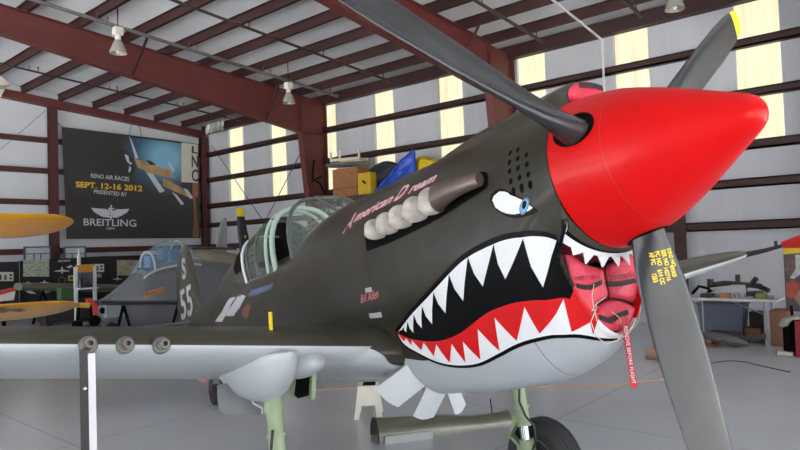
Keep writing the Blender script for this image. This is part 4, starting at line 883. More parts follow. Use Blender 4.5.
def bpatch(name, mats, polys, off=.006, step=.02):
    m = MB()
    for poly, mi in polys:
        bm = bmesh.new(); vs = [bm.verts.new((u, v, 0)) for u, v in [uv(*p) for p in poly]]; bm.faces.new(vs); bmesh.ops.triangulate(bm, faces=bm.faces[:])
        us = [x_.co.x for x_ in bm.verts]; q = math.floor(min(us)/step)*step+step; hi = max(us)
        while q < hi:
            bmesh.ops.bisect_plane(bm, geom=bm.verts[:]+bm.edges[:]+bm.faces[:], plane_co=(q, 0, 0), plane_no=(1, 0, 0), dist=1e-7); q += step
        bm.verts.index_update(); m.add([bn(x_.co.x, x_.co.y, off+.002*mi) for x_ in bm.verts], [tuple(x_.index for x_ in f.verts) for f in bm.faces], mi); bm.free()
    return m.build(name, mats, cl, conv=cw)
def btext(name, txt, a, b, hpx, mat, bold=.0, off=.008, shear=0.):
    m = MB(); v, f = glyphs(txt, 1., bold=bold, shear=shear); x0 = min(p[0] for p in v); w = max(p[0] for p in v)-x0; H = .72
    pts = []
    for p in v:
        t = (p[0]-x0)/w; px = a[0]+(b[0]-a[0])*t; py = a[1]+(b[1]-a[1])*t-hpx*p[1]/H; pts.append(bn(*uv(px, py), off))
    m.add(pts, f); m.build(name, mat, cl, conv=cw)
SKY = M('banner_blue_print', (78, 128, 162), .5, var=.45, scale=.55); BWH = M('banner_pale_print', (200, 196, 186), .5); GOLD = M('banner_gold_print', (176, 140, 96), .5, var=.3, scale=3); BSILV = M('banner_silver_print', (196, 200, 206), .5); BYEL = M('banner_yellow_print', (226, 186, 52), .5); BBRN = M('banner_rust_print', (140, 92, 66), .5, var=.2, scale=2); BDK = M('banner_dark_print', (44, 42, 44), .5)
def sky_mat():                  # printed picture of sky: blue fading into the charcoal ground
    m = M('banner_sky_picture', (74, 128, 168), .5); nt = m.node_tree; b = nt.nodes['Principled BSDF']
    tc = nt.nodes.new('ShaderNodeTexCoord'); sp = nt.nodes.new('ShaderNodeMapping'); cx = P(166, 158, y=BY)-r.location
    sp.inputs['Location'].default_value = (-cx.x/1.9, 0, -cx.z/1.55); sp.inputs['Scale'].default_value = (1/1.9, .0, 1/1.55)
    g = nt.nodes.new('ShaderNodeTexGradient'); g.gradient_type = 'SPHERICAL'; nt.links.new(tc.outputs['Object'], sp.inputs[0]); nt.links.new(sp.outputs[0], g.inputs[0])
    rp = nt.nodes.new('ShaderNodeValToRGB'); rp.color_ramp.elements[0].position = .0; rp.color_ramp.elements[0].color = srgb(50, 47, 46); rp.color_ramp.elements[1].position = .75; rp.color_ramp.elements[1].color = srgb(126, 178, 208)
    e = rp.color_ramp.elements.new(.35); e.color = srgb(58, 92, 122); nt.links.new(g.outputs[1], rp.inputs[0]); nt.links.new(rp.outputs[0], b.inputs['Base Color']); return m
bpatch('sky_picture', [sky_mat()], [([(112, 135), (181.5, 143.5), (181.5, 190), (185, 205), (112, 205)], 0)], .004)
bpatch('side_panel', [BWH, BBRN], [([(181.5, 142.5), (198, 144.5), (198, 183), (181.5, 182)], 0), ([(192.5, 183), (198.3, 183), (198.3, 237), (192.5, 237)], 1)], .006)
bpatch('printed_aeroplane', [GOLD, BSILV, BDK], [
    ([(134, 159), (140, 160), (152, 165), (165, 169), (172, 170), (177, 166), (178, 168), (174, 174), (177, 180), (172, 177), (163, 176), (150, 173), (138, 168)], 0),
    ([(128.5, 136), (131, 140), (138, 158), (135, 159)], 1), ([(146, 172), (153, 174), (165, 191), (160, 193)], 1), ([(163, 178), (172, 182), (182, 188), (190, 198), (176, 192), (163, 186)], 0),
    ([(172, 192), (177, 195), (184, 204), (181, 205)], 1), ([(183, 188), (188, 190), (193, 198), (190, 199)], 1), ([(146, 160), (151, 161), (156, 165), (150, 165)], 2),
    ([(124, 154), (128, 156), (129, 162), (132, 163), (130, 165), (126, 161)], 1), ([(129, 166), (131, 168), (129.5, 173), (128, 171)], 1), ([(168, 162), (170, 163), (176, 172), (173, 172)], 1)], .009)
btext('lettering', 'RENO AIR RACES', (90.5, 177.6), (129, 181.2), 4.2, BSILV, .012)
btext('lettering', 'SEPT. 12-16 2012', (75.5, 187), (142.5, 191.2), 5.6, BYEL, .03)
btext('lettering', 'PRESENTED BY', (93.5, 193.3), (127, 196.5), 3.9, BSILV, .012)
btext('lettering', 'BREITLING', (83.5, 225.2), (136.5, 226.6), 7.0, BSILV, .012)
btext('lettering', '1884', (106.5, 229.3), (115, 229.5), 2., BSILV, .01)
btext('lettering', 'N', (191.5, 167), (197.8, 167.4), 12, BDK, .02, .04); btext('lettering', 'L', (191.5, 153), (197.8, 153.5), 7, BDK, .02, .04); btext('lettering', 'C', (191.5, 181), (197.8, 181.4), 12, BDK, .02, .04)
bpatch('winged_emblem', [BSILV], [([(109.5, 211.5), (106, 209), (98, 208.5), (91, 207.8), (93.5, 211.5), (98, 214.5), (103, 217), (108.5, 217.5)], 0), ([(113, 211.5), (116, 209.3), (122, 209.2), (129.5, 208.8), (127, 212.5), (122, 215.4), (117, 217.6), (113.6, 217.6)], 0),
    ([(110.4, 205), (112, 205), (112, 219), (110.4, 219)], 0), ([(108, 207.8), (114.5, 208), (114.5, 209.2), (108, 209)], 0)], .009)
btext('lettering', 'B', (108, 217.4), (114.4, 217.6), 8.2, BSILV, .02)
m = MB()
for a, b in (((62, 126.5), (57, 122)), ((199, 144), (203, 141)), ((129, 135), (133, 118)), ((142, 138), (138, 120))): m = MB(); m.tube([P(*a, y=BY), P(*b, y=END_Y-.29)], .012, 6); m.build('hanging_cord', M('banner_cord', (64, 60, 60), .6), r, conv=cw)
# ---------------------------------------------------------------- display boards along the end wall
BLK2 = M('display_board_black', (27, 26, 30), .6); MAPM = M('printed_map', (170, 180, 160), .6, var=.6, scale=16); CARD = M('white_card', (212, 212, 206), .6); INK = M('dark_ink_print', (48, 50, 52), .6); MODW = M('model_white_plastic', (198, 200, 202), .5)
def board(x0, x1, ytop, y, label, pics):
    a = P(x0, ytop[0], y=y); b = P(x1, ytop[1], y=y); r = empty('display_board', ((a.x+b.x)/2, y, 0), label, 'display board', 'display boards on the end wall'); cw = in_(r)
    m = MB(); m.prism([(a.x, y, 0), (b.x, y, 0), (b.x, y, b.z), (a.x, y, a.z)], (0, .05, 0)); m.build('panel', BLK2, r, conv=cw)
    for nm, mats, shapes in pics:
        m = MB()
        for kind, arg, mi in shapes:
            if kind == 'poly': m.prism([P(px, py, y=y-.005-.012*mi) for px, py in arg], (0, .012, 0), mi)
            elif kind == 'text': put_text(m, arg[0], arg[3], P(arg[1], arg[2], y=y-.02-.012*mi), (1, 0, 0), (0, 0, 1), mi, bold=.004)
        m.build(nm, mats, r, conv=cw)
rect = lambda x0, y0, x1, y1: [(x0, y0), (x1, y0), (x1, y1), (x0, y1)]
def plane_poly(x, y, s): return [(x-1.*s, y+.05*s), (x-.15*s, y-.12*s), (x-.05*s, y-.5*s), (x+.1*s, y-.5*s), (x+.15*s, y-.12*s), (x+1.*s, y+.02*s), (x+1.*s, y+.14*s), (x+.15*s, y+.16*s), (x+.05*s, y+.45*s), (x-.05*s, y+.45*s), (x-.15*s, y+.16*s), (x-1.*s, y+.16*s)]
board(-32, 19, (263, 261.5), 23.0, 'black display board at the far left edge with a white card of small pictures', [('picture_card', [CARD, INK, M('olive_print', (110, 112, 84), .6)], [('poly', rect(-2, 272, 13.5, 281), 0), ('poly', rect(4, 275, 7, 280), 2), ('poly', rect(9.5, 274, 12, 276), 1), ('poly', rect(9.5, 277.5, 12, 279.5), 1), ('poly', rect(-.5, 274.5, 1.5, 280), 1)])])
board(20, 105, (261, 256), 23.1, 'wide black display board with a green map and model aeroplanes behind the white stand', [
    ('printed_map', [MAPM], [('poly', rect(23.3, 259.6, 49.2, 276.6), 0)]),
    ('heading', [CARD], [('text', ('AIRCRAFT', 58, 262, .09), 0)]),
    ('model_print', [MODW], [('poly', plane_poly(62, 270.5, 7.5), 0)]), ('model_print', [MODW], [('poly', [(66, 267), (71, 265), (73, 266.5), (69, 268.5)], 0)]),
    ('model_print', [MODW], [('poly', [(24, 284), (28, 281.5), (31, 283), (32, 284.5), (24, 285)], 0)]), ('model_print', [MODW], [('poly', plane_poly(44.5, 282.3, 4.6), 0)]), ('model_print', [MODW], [('poly', plane_poly(46, 291.5, 4.6), 0)]), ('model_print', [MODW], [('poly', [(25, 291), (30, 290), (37, 294), (30, 293.6)], 0)]),
    ('round_print', [M('round_grey_print', (96, 96, 88), .6), BLK2], [('poly', [(62+4*math.cos(a), 280.5+4*math.sin(a)) for a in [2*math.pi*k/18 for k in range(18)]], 0), ('poly', [(62+2.8*math.cos(a), 280.5+2.8*math.sin(a)) for a in [2*math.pi*k/18 for k in range(18)]], 1)]),
    ('yellow_card', [M('yellow_card', (206, 168, 50), .6), INK], [('poly', rect(68, 275.5, 74, 281), 0), ('poly', rect(70, 277, 73, 279.5), 1)]),
    ('picture_card', [CARD, INK, M('olive_print', (110, 112, 84), .6)], [('poly', rect(90, 264, 104, 272), 0), ('poly', rect(96, 266, 98.5, 271), 2), ('poly', rect(100, 265.5, 103, 267), 1), ('poly', rect(100, 268.5, 103, 270), 1)]), ('note_card', [M('grey_card', (150, 152, 140), .6)], [('poly', rect(95, 273.5, 101.5, 277.5), 0)])])
board(105.5, 165, (256.2, 254.5), 23.0, 'black display board with a tan map behind the grey jet canopy', [('printed_map', [M('tan_printed_map', (164, 160, 136), .6, var=.4, scale=5)], [('poly', rect(117, 260, 138, 275.5), 0)]), ('model_print', [MODW], [('poly', plane_poly(117.5, 278.8, 4.5), 0)])])
board(166, 200, (254.5, 254), 23.1, 'black display board nearest the wall corner, behind the beige fuselage', [('printed_map', [MAPM], [('poly', rect(172, 262, 190, 274), 0)])])
for x0, x1, lb in ((24.5, 50, 'pale framed notice screen above the boards, left of the red wall column'), (64.5, 85, 'pale framed notice screen above the boards, right of the red wall column')):
    y = 23.35; a = P(x0, 247.5, y=y); b = P(x1, 259.5, y=y); r = empty('notice_screen', ((a.x+b.x)/2, y, 0), lb, 'screen', 'pale notice screens'); cw = in_(r)
    m = MB(); m.mm((a.x, y-.02, b.z), (b.x, y+.01, a.z)); m.build('sheet', M('pale_blue_sheet', (186, 193, 203), .6), r, conv=cw)
    m = MB()
    for x in (a.x, b.x): m.mm((x-.025, y-.04, 0), (x+.025, y+.03, a.z+.03))
    m.mm((a.x, y-.04, a.z-.02), (b.x, y+.03, a.z+.03))
    zz = a.z-.22
    m.mm((a.x, y-.045, zz-.015), (b.x, y-.02, zz+.015))
    for k in (.35, .62): x = a.x+(b.x-a.x)*k; m.mm((x-.014, y-.045, b.z), (x+.014, y-.02, zz))
    m.build('frame', M('screen_grey_frame', (92, 92, 100), .5), r, conv=cw)
# white sign stand
y = 19.; a = P(75.5, 267, y=y); b = P(95, 303, y=y); r = empty('sign_stand', ((a.x+b.x)/2, y, 0), 'white legged stand with an orange header and small items on its shelf', 'stand'); cw = in_(r); WH = M('stand_white_paint', (218, 220, 222), .5)
for x in (a.x, b.x): m = MB(); m.mm((x-.045, y-.03, 0), (x+.045, y+.03, a.z)); m.build('leg', WH, r, conv=cw)
m = MB(); z1 = P(80, 272.5, y=y).z; m.mm((a.x, y-.02, z1), (b.x, y+.02, a.z+.06)); m.build('header', M('stand_orange_header', (196, 142, 48), .5), r, conv=cw)
m = MB(); z0 = P(80, 288, y=y).z; m.mm((a.x, y+.0, z0), (b.x, y+.03, z1)); m.build('back_panel', M('stand_grey_panel', (96, 94, 104), .5), r, conv=cw)
m = MB(); m.mm((a.x, y-.25, z0-.04), (b.x, y+.03, z0)); m.build('shelf', WH, r, conv=cw)
x = P(79, 280, y=y).x; tag(MB().lathe([(0, .055), (.25, .055), (.30, .03), (.40, .03), (.41, .0)], (x, y-.1, z0+.004), (0, 0, 1), 14).build('bottle', M('dark_blue_bottle', (34, 42, 62), .3), loc=(x, y-.1, z0)), 'dark bottle standing on the shelf of the white stand', 'bottle')
x = P(87, 284, y=y).x; o = MB(); o.ell((x, y-.12, z0+.07), (.10, .07, .065)); o.box((x, y-.19, z0+.07), (.06, .03, .05)); tag(o.build('camera', M('small_black_object', (26, 26, 28), .4), loc=(x, y-.12, z0)), 'small rounded black object on the shelf of the white stand', 'camera')
tag(MB().lathe([(0, .05), (.30, .05), (.34, .025), (.46, .02)], P(79, 265.2, y=y), (0, 0, 1), 12).build('spray_can', M('white_can', (205, 205, 200), .4), loc=P(79, 265.2, y=y)), 'slim white can standing on top of the orange header', 'can')
# olive wing panel in front of the boards
y = 21.; a = P(18, 286.5, y=y); b = P(131, 288.5, y=y); r = empty('wing_panel', ((a.x+b.x)/2, y, 0), 'long dull olive wing panel lying in front of the display boards', 'aircraft wing'); cw = in_(r); m = MB(); rr = []
for i in range(15): u = i/14; p = a.lerp(b, u); f = 1-.35*abs(u-.5); rr.append([(p.x, p.y+.45*f*math.cos(t), p.z+.14*f*math.sin(t)) for t in [2*math.pi*k/16 for k in range(16)]])
m.loft(rr); m.build('skin', M('dull_olive_wing', (104, 102, 86), .55, var=.12, scale=2), r, conv=cw)
for k in (.2, .8): p = a.lerp(b, k); m = MB(); m.bar((p.x-.3, y, 0), (p.x, y, p.z-.12), .06, .06, up=(0, 1, 0)); m.bar((p.x+.3, y, 0), (p.x, y, p.z-.12), .06, .06, up=(0, 1, 0)); m.build('trestle', DARK, r, conv=cw)
y = 20.3; a = P(66, 297, y=y); tag(MB().box((a.x, y, a.z+.1), (.42, .3, .36)).build('tool_case', M('green_case', (72, 104, 72), .5), bevel=.02, loc=(a.x, y, a.z-.08)), 'green case on the dark cart under the olive wing panel', 'case')
a2 = P(66, 300, y=y); tag(MB().mm((a2.x-.7, y-.3, .1), (a2.x+.7, y+.3, a.z-.085)).mm((a2.x-.65, y-.25, 0), (a2.x-.5, y+.25, .1)).mm((a2.x+.5, y-.25, 0), (a2.x+.65, y+.25, .1)).build('cart', M('dark_cart', (40, 40, 42), .6), loc=(a2.x, y, 0)), 'dark low cart carrying the green case by the display boards', 'cart')
# yellow biplane
Y = 11.; YW = M('biplane_yellow_paint', (236, 170, 20), .35, coat=.4, var=.06, scale=2); r = empty('biplane', P(-30, 318, y=Y)*1, 'yellow biplane with only its two wing ends showing at the left edge', 'airplane'); r.location.z = 0; cw = in_(r)
def biwing(name, tip, ctr_y, left):
    t = P(tip[0], tip[1], y=Y); m = MB(); rr = []; n = 26; Lw = 3.2; c0 = 1.45
    for i in range(n+1):
        s = Lw*(1-i/n)**1.6; f = math.sqrt(max(.0004, 1-max(0, 1-s/.75)**2)); ch = c0*f; tk = .20*f+.0
        ring = []
        for k in range(24):
            a = 2*math.pi*k/24; u = math.cos(a); w = math.sin(a)*tk*.5*(1-.35*u)
            vy_, vz_ = -u*ch*.5, w                     # leading edge towards the viewer
            ca, sa = math.cos(math.radians(-11)), math.sin(math.radians(-11)); ring.append((t.x-s, t.y+vy_*ca-vz_*sa, t.z+left*s+vy_*sa+vz_*ca))
        rr.append(ring)
    m.loft(rr); return m.build(name, YW, r, conv=cw, angle=60), t
uw, t1 = biwing('upper_wing', (70.5, 225), 0, -.012); lw, t2 = biwing('lower_wing', (76, 306), 0, .012)
m = MB(); m.bar((t1.x-1.5, Y-.35, t2.z), (t1.x-1.5, Y-.35, t1.z), .03, .09); m.bar((t1.x-1.5, Y+.4, t2.z), (t1.x-1.5, Y+.4, t1.z), .03, .09); m.build('wing_strut', M('strut_pale_paint', (200, 196, 180), .4), r, conv=cw)
m = MB(); m.tube([(t2.x-2.6, Y-.3, .25), (t2.x-2.6, Y-.3, t2.z)], .05, 10); m.lathe([(-.09, .15), (-.09, .27), (0, .30), (.09, .27), (.09, .15)], (t2.x-2.6, Y-.3, .30), (1, 0, 0), 28); m.build('landing_wheel', BLACK, r, conv=cw)
mk = MB(); a = [(-4, 308), (4, 307.5), (10, 309), (20, 308.4), (27, 310), (20, 312), (10, 311.3), (4, 313), (-4, 312.5)]
mk.prism([P(px, py, y=Y-.70) for px, py in a], (0, .03, 0)); mk.build('wing_marking', M('wing_dark_marking', (92, 74, 66), .5), lw, conv=cw)
# yellow rail and dark wing with red end
y = 13.2; a, b = P(70, 304.5, y=y), P(89, 305.5, y=y); r = empty('tow_bar', (a.x, y, 0), 'yellow bar on a black trolley beyond the biplane wing tip', 'tow bar'); cw = in_(r)
m = MB(); m.tube([a, b], .055, 10); m.build('bar', M('tow_yellow', (206, 170, 40), .45), r, conv=cw)
m = MB(); mx = (a.x+b.x)/2; m.box((mx+.1, y, .55), (.5, .4, .12)); 
m.bar((mx-.1, y, .12), (mx-.02, y, a.z-.05), .05, .05, up=(0, 1, 0)); m.bar((mx+.3, y, .12), (mx+.2, y, a.z-.05), .05, .05, up=(0, 1, 0)); m.ell((mx+.25, y-.1, .72), (.12, .1, .11)); m.ell((mx-.1, y-.12, .68), (.1, .08, .09))
m.build('trolley', DARK, r, conv=cw)
for dx_ in (-.15, .35): m = MB(); m.lathe([(-.04, .06), (-.04, .11), (0, .12), (.04, .11), (.04, .06)], (mx+dx_, y, .12), (0, 1, 0), 20); m.build('castor', BLACK, r, conv=cw)
y = 14.; a, b = P(96, 303, y=y), P(196, 303, y=y); r = empty('wing_panel', ((a.x+b.x)/2, y, 0), 'thin dark blue wing panel with a red end in front of the grey jet', 'aircraft wing'); cw = in_(r)
m = MB(); rr = [[(p.x, y+.30*math.cos(t), p.z+.055*math.sin(t)) for t in [2*math.pi*k/14 for k in range(14)]] for p in (a, a.lerp(b, .5), b)]; m.loft(rr); m.build('skin', M('dark_blue_wing', (36, 40, 52), .4, coat=.3), r, conv=cw)
m = MB(); q = [(87, 299), (91, 298), (98.5, 305), (98, 315.5), (95, 315), (88, 305)]; m.prism([P(px, py, y=y-.05) for px, py in q], (0, .10, 0)); m.build('red_end', M('red_wing_end', (190, 40, 48), .45), r, conv=cw)
for k in (.25, .8): p = a.lerp(b, k); m = MB(); m.bar((p.x-.25, y, 0), (p.x, y, p.z-.05), .05, .05, up=(0, 1, 0)); m.bar((p.x+.25, y, 0), (p.x, y, p.z-.05), .05, .05, up=(0, 1, 0)); m.build('trestle', DARK, r, conv=cw)
y = 12.6; q = [(-6, 292), (14, 287.5), (15.5, 290.5), (14, 300), (-6, 301)]; r = empty('tail_surface', (P(5, 295, y=y).x, y, 0), 'red topped white tail surface behind the lower yellow wing', 'aircraft tail'); cw = in_(r)
m = MB(); m.prism([P(px, py, y=y) for px, py in [(-6, 292), (14, 287.5), (16, 290.5), (-6, 297)]], (0, .06, 0)); m.build('red_top', M('tail_red', (186, 42, 52), .45), r, conv=cw)
m = MB(); m.prism([P(px, py, y=y) for px, py in [(-6, 297.2), (15.5, 291), (14, 300), (-6, 302)]], (0, .06, 0)); m.build('white_base', M('tail_white', (206, 204, 196), .5), r, conv=cw); m = MB(); p = P(4, 300, y=y); m.bar((p.x, y+.03, 0), (p.x, y+.03, p.z), .06, .05, up=(0, 1, 0)); m.build('stand', DARK, r, conv=cw)
# grey jet trainer
y = 15.6; JG = M('jet_grey_paint', (100, 103, 107), .38, coat=.25, var=.05, scale=2); J = lambda px, py: P(px, py, y=y)
r = empty('jet_airplane', (J(150, 300).x, y, 0), 'grey jet trainer with a clear canopy behind the tail fin of the fighter', 'airplane'); cw = in_(r); m = MB(); rr = []
for px, top, bot in ((97, 304, 314), (99, 300.5, 318), (106, 297, 321), (116, 290, 324), (126, 282, 326), (135, 274, 328), (146, 267, 330), (165, 262, 331), (190, 258, 331), (215, 260, 329), (240, 266, 322)):
    t, b = J(px, top), J(px, bot); h = (t.z-b.z)/2; zc = (t.z+b.z)/2; w = min(h*1.0, .62)
    rr.append([(t.x, y+w*math.copysign(abs(math.cos(a))**.9, math.cos(a)), zc+h*math.copysign(abs(math.sin(a))**.9, math.sin(a))) for a in [2*math.pi*k/28 for k in range(28)]])
m.loft(rr); jf = m.build('fuselage', JG, r, conv=cw, angle=60)
m = MB(); rr = []
for px, top, base in ((136, 273, 275), (140, 262, 272), (147, 252, 268), (156, 245, 265), (166, 241, 263), (177, 241, 262), (187, 246, 261), (193, 256, 262)):
    t, b = J(px, top), J(px, base+3); rr.append([(t.x, y+.40*math.cos(math.pi*k/16), b.z+(t.z-b.z)*math.sin(math.pi*k/16)**.8) for k in range(17)])
m.loft(rr, 0, False); jc = m.build('canopy', M('jet_canopy_glass', (150, 176, 196), .06, alpha=.35), r, conv=cw, angle=60)
m = MB(); m.tube([(p[0], p[1], p[2]) for p in rr[2]], .03, 8); m.tube(rr[5], .025, 8); m.tube([q[0] for q in rr], .03, 8); m.tube([q[-1] for q in rr], .03, 8); m.build('canopy_frame', M('jet_canopy_frame', (172, 176, 178), .4), jc, conv=cw)
m = MB()
for px, py, sx, sz in ((150, 262, .16, .30), (163, 254, .15, .28), (175, 256, .14, .36)): p = J(px, py); m.box(p, (sx, .3, sz))
for k in range(1): pass
m.build('seat_cover', M('blue_seat_cover', (58, 116, 158), .6), r, conv=cw)
m = MB(); p = J(155, 268); m.box((p.x, y, p.z-.05), (.7, .5, .12)); m.build('instrument_hood', DARK, r, conv=cw)
m = MB(); q = [(144, 297.5), (163, 291.5), (164, 287), (145, 292.5)]; m.prism([P(px, py, y=y-.66) for px, py in q], (0, .02, 0)); na = m.build('name_patch', M('name_yellow', (198, 170, 70), .5), r, conv=cw)
v, f = glyphs('Roxanne', 1., bold=.03, shear=.2); w_ = max(t[0] for t in v); m = MB(); p0, p1 = P(145, 296.2, y=y-.68), P(163, 290.6, y=y-.68); m.add([p0+(p1-p0)*(t[0]/w_)+Vector((0, 0, .13*t[1])) for t in v], f); m.build('name_lettering', M('name_red', (180, 50, 56), .5), na, conv=cw)
m = MB(); p = P(102.5, 310.5, y=y-.42); m.lathe([(0, .075), (.02, .075), (.03, .05)], p, (0, -1, 0), 20); m.build('nose_light', DARK, r, conv=cw)
m = MB(); p = P(116, 310.5, y=y-.55); m.mm((p.x-.22, p.y, p.z-.16), (p.x+.22, p.y+.2, p.z+.16)); m.build('access_panel', M('jet_panel_grey', (134, 137, 141), .4), r, conv=cw)
for px, sx in ((112, 0), (190, .5)): p = J(px, 322); m = MB(); m.tube([(p.x, y-sx, .2), (p.x, y-sx, p.z+.15)], .05, 10); m.lathe([(-.07, .08), (-.07, .17), (0, .19), (.07, .17), (.07, .08)], (p.x, y-sx, .19), (0, 1, 0), 24); m.build('landing_wheel', BLACK, r, conv=cw)
# beige aeroplane in the corner
y = 19.5; BG = M('beige_airframe_paint', (166, 156, 132), .45, coat=.2, var=.08, scale=2); J2 = lambda px, py: P(px, py, y=y)
r = empty('beige_airplane', (J2(215, 290).x, y, 0), 'beige aeroplane fuselage with a slim fin in the far corner', 'airplane'); cw = in_(r); m = MB(); rr = []
for px, top, bot in ((172, 258, 300), (184, 251, 304), (200, 249, 308), (216, 250, 307), (232, 253, 300), (246, 258, 290), (262, 264, 282)):
    t, b = J2(px, top), J2(px, bot); h = (t.z-b.z)/2; rr.append([(t.x, y+h*math.cos(a), (t.z+b.z)/2+h*math.sin(a)) for a in [2*math.pi*k/26 for k in range(26)]])
m.loft(rr); m.build('fuselage', BG, r, conv=cw, angle=60)
m = MB(); q = [(217, 251), (221, 226), (223, 219.5), (226, 219.5), (227.5, 228), (227, 251)]; m.prism([P(px, py, y=y-.05) for px, py in q], (0, .1, 0)); m.ell(P(224.5, 219.5, y=y), (.09, .08, .07)); m.build('tail_fin', M('pale_grey_fin', (150, 152, 150), .45), r, conv=cw)
m = MB(); m.tube([P(180, 247, y=y-.3), P(236, 249, y=y-.3)], .04, 8); m.build('handrail', M('dull_steel_rail', (96, 98, 100), .4, metal=.6), r, conv=cw)
for px in (190, 240): p = J2(px, 300); m = MB(); m.tube([(p.x, y, .15), (p.x, y, J2(px, 285).z)], .05, 10); m.lathe([(-.07, .05), (-.07, .13), (0, .15), (.07, .13), (.07, .05)], (p.x, y, .15), (0, 1, 0), 22); m.build('landing_wheel', BLACK, r, conv=cw)
# black propeller blade with a yellow tip on its own hub
y = 16.8; r = empty('propeller', (P(251, 275, y=y).x, y, 0), 'tall black propeller blade with a yellow tip standing in the far corner', 'propeller'); cw = in_(r)
def bladepart(name, secs, mat, parent):
    m = MB(); rr = []
    for px0, px1, py in secs:
        a, b = P(px0, py, y=y), P(px1, py, y=y); c_ = (a+b)/2; w_ = (b-a).length/2; rr.append([c_+Vector((w_*math.cos(t), .035*math.sin(t), 0)) for t in [2*math.pi*k/16 for k in range(16)]])
    m.loft(rr); return m.build(name, mat, parent, conv=cw)
bb = bladepart('blade', [(236.8, 244.5, 216.5), (237, 246, 224), (238, 248.5, 236), (239.5, 252, 250), (243, 256, 262), (247, 257, 272), (250, 257, 282)], M('blade_black', (34, 34, 40), .4, var=.1), r)
bladepart('yellow_tip', [(238.2, 241.5, 208), (236.3, 244.3, 210), (236.5, 244.5, 216.3)], YEL, bb); bladepart('yellow_band', [(240.8, 247.3, 235.5), (241, 247.6, 238)], YEL, bb)
m = MB(); p = P(253.5, 283, y=y); m.ell(p, (.16, .16, .16)); m.tube([(p.x, y, 0), p], .06, 10); m.box((p.x, y, .03), (.7, .7, .06)); m.build('hub_stand', M('propeller_stand_metal', (84, 84, 86), .4), r, conv=cw)
# ---------------------------------------------------------------- shelf on the side wall
X = 14.2; S = lambda px, py, d=0.: P(px, py, x=X+d); r = empty('wall_shelf', S(358, 197), 'brown steel wall shelf loaded with boxes beside the red column', 'shelf'); cw = in_(r)
a, b = S(326, 196.5), S(420, 188); m = MB(); zt = S(358, 195).z
m.mm((X-.05, b.y-2.0, zt-.30), (X+.0, a.y, zt)); m.mm((X, b.y-2.0, zt-.06), (WALL_X-.25, a.y, zt)); m.build('shelf_deck', M('shelf_brown_steel', (74, 46, 40), .6), r, conv=cw)
for yy in (a.y-.1, b.y-1.0): m = MB(); m.bar((X, yy, zt-.06), (WALL_X-.2, yy, zt-1.0), .07, .05, up=(0, 1, 0)); m.build('bracket', DKRED, r, conv=cw)
def shelfbox(name, px0, px1, ptop, d, mat, label, cat, zb=None, bevel=.015, depth=.6):
    a = P(px0, 194, x=X+d); b = P(px1, 194, x=X+d); ztop = P((px0+px1)/2, ptop, x=X+d).z
    o = MB().mm((X+d, b.y, zt+.003 if zb is None else zb), (X+d+depth, a.y, ztop)).build(name, mat, bevel=bevel, loc=(X+d, (a.y+b.y)/2, zt)); tag(o, label, cat); return o, ztop
OSB = M('chipboard_crate', (152, 100, 62), .7, var=.3, scale=14)
o, ztp = shelfbox('crate', 333, 357.5, 168, .05, OSB, 'tan chipboard crate on the wall shelf', 'crate')
m = MB().mm((X+.04, P(357, 194, x=X+.05).y-.0, zt+.25), (X+.05, P(333, 194, x=X+.05).y, zt+.30)); m.build('batten', M('crate_batten', (126, 82, 50), .7), o, loc=None).location = -o.location
o, z_ = shelfbox('jerrycan', 358, 370.5, 172.5, .02, M('yellow_container', (196, 162, 26), .5), 'yellow plastic container beside the tan crate', 'container', depth=.3)
cap = MB().box((X+.0, P(364, 182, x=X).y, P(364, 182, x=X).z), (.04, .16, .05), R=Matrix.Rotation(.6, 3, 'X')); cap.build('black_handle', DARK, o).location = -o.location
def cloth(name, outline, d, depth, mat, label, cat, seed=1, bump=.12):
    rnd = random.Random(seed); pts = [P(px, py, x=X+d) for px, py in outline]; c = sum(pts, Vector())/len(pts); m = MB(); rr = []; n = len(pts)
    pts = [q for i in range(n) for q in (pts[i], pts[i].lerp(pts[(i+1) % n], .5))]
    for k, dx in ((1., depth), (1.02, depth*.6), (1., depth*.3), (.92, .08), (.80, .02), (.66, -.02), (.50, -.04), (.34, -.05), (.12, -.06)):
        rr.append([c+(p-c)*k+Vector((dx+(rnd.random()-.5)*bump*1.3*(k < 1), (rnd.random()-.5)*.05*(k < 1), (rnd.random()-.5)*.06*(k < 1))) for p in pts])
    m.loft(rr); o = m.build(name, mat, loc=c, angle=30); sub = o.modifiers.new('folds', 'SUBSURF'); sub.levels = 1; sub.render_levels = 1
    return tag(o, label, cat)
TARP = M('blue_tarp', (30, 72, 176), .4, var=.25, scale=4, bump=.5, bscale=8)
cloth('tarp', [(411, 147.5), (411.5, 160), (412, 172), (404, 180), (396, 188), (386, 192), (371, 193.2), (374, 189), (380, 181), (388, 173), (395, 164), (403, 156)], .07, .28, TARP, 'crumpled bright blue tarpaulin on the wall shelf', 'tarpaulin', 3)
cloth('bag', [(367, 170), (373, 164), (383, 160), (394, 163), (390, 172), (382, 180), (376, 189), (371, 190), (371, 176), (367, 174)], .42, .35, M('dark_blue_bag', (40, 46, 62), .55, var=.25, scale=6, bump=.4), 'dark heap of bags between crate and blue tarpaulin', 'bag', 5)
cloth('bag', [(412, 158), (420, 155), (431, 158), (433, 166), (426, 176), (418, 180), (412, 178)], .45, .4, M('yellow_bag', (206, 178, 20), .5, bump=.4), 'bright yellow bag at the nose end of the wall shelf', 'bag', 7)
a = P(325, 165, x=X-.05); b = P(357, 162.5, x=X-.05); m = MB(); rr = []
for i in range(9): u = i/8; q = a.lerp(b, u); rr.append([q+Vector((.3+.30*math.cos(t), 0, .075*math.sin(t)*(1.1-.3*u))) for t in [2*math.pi*k/14 for k in range(14)]])
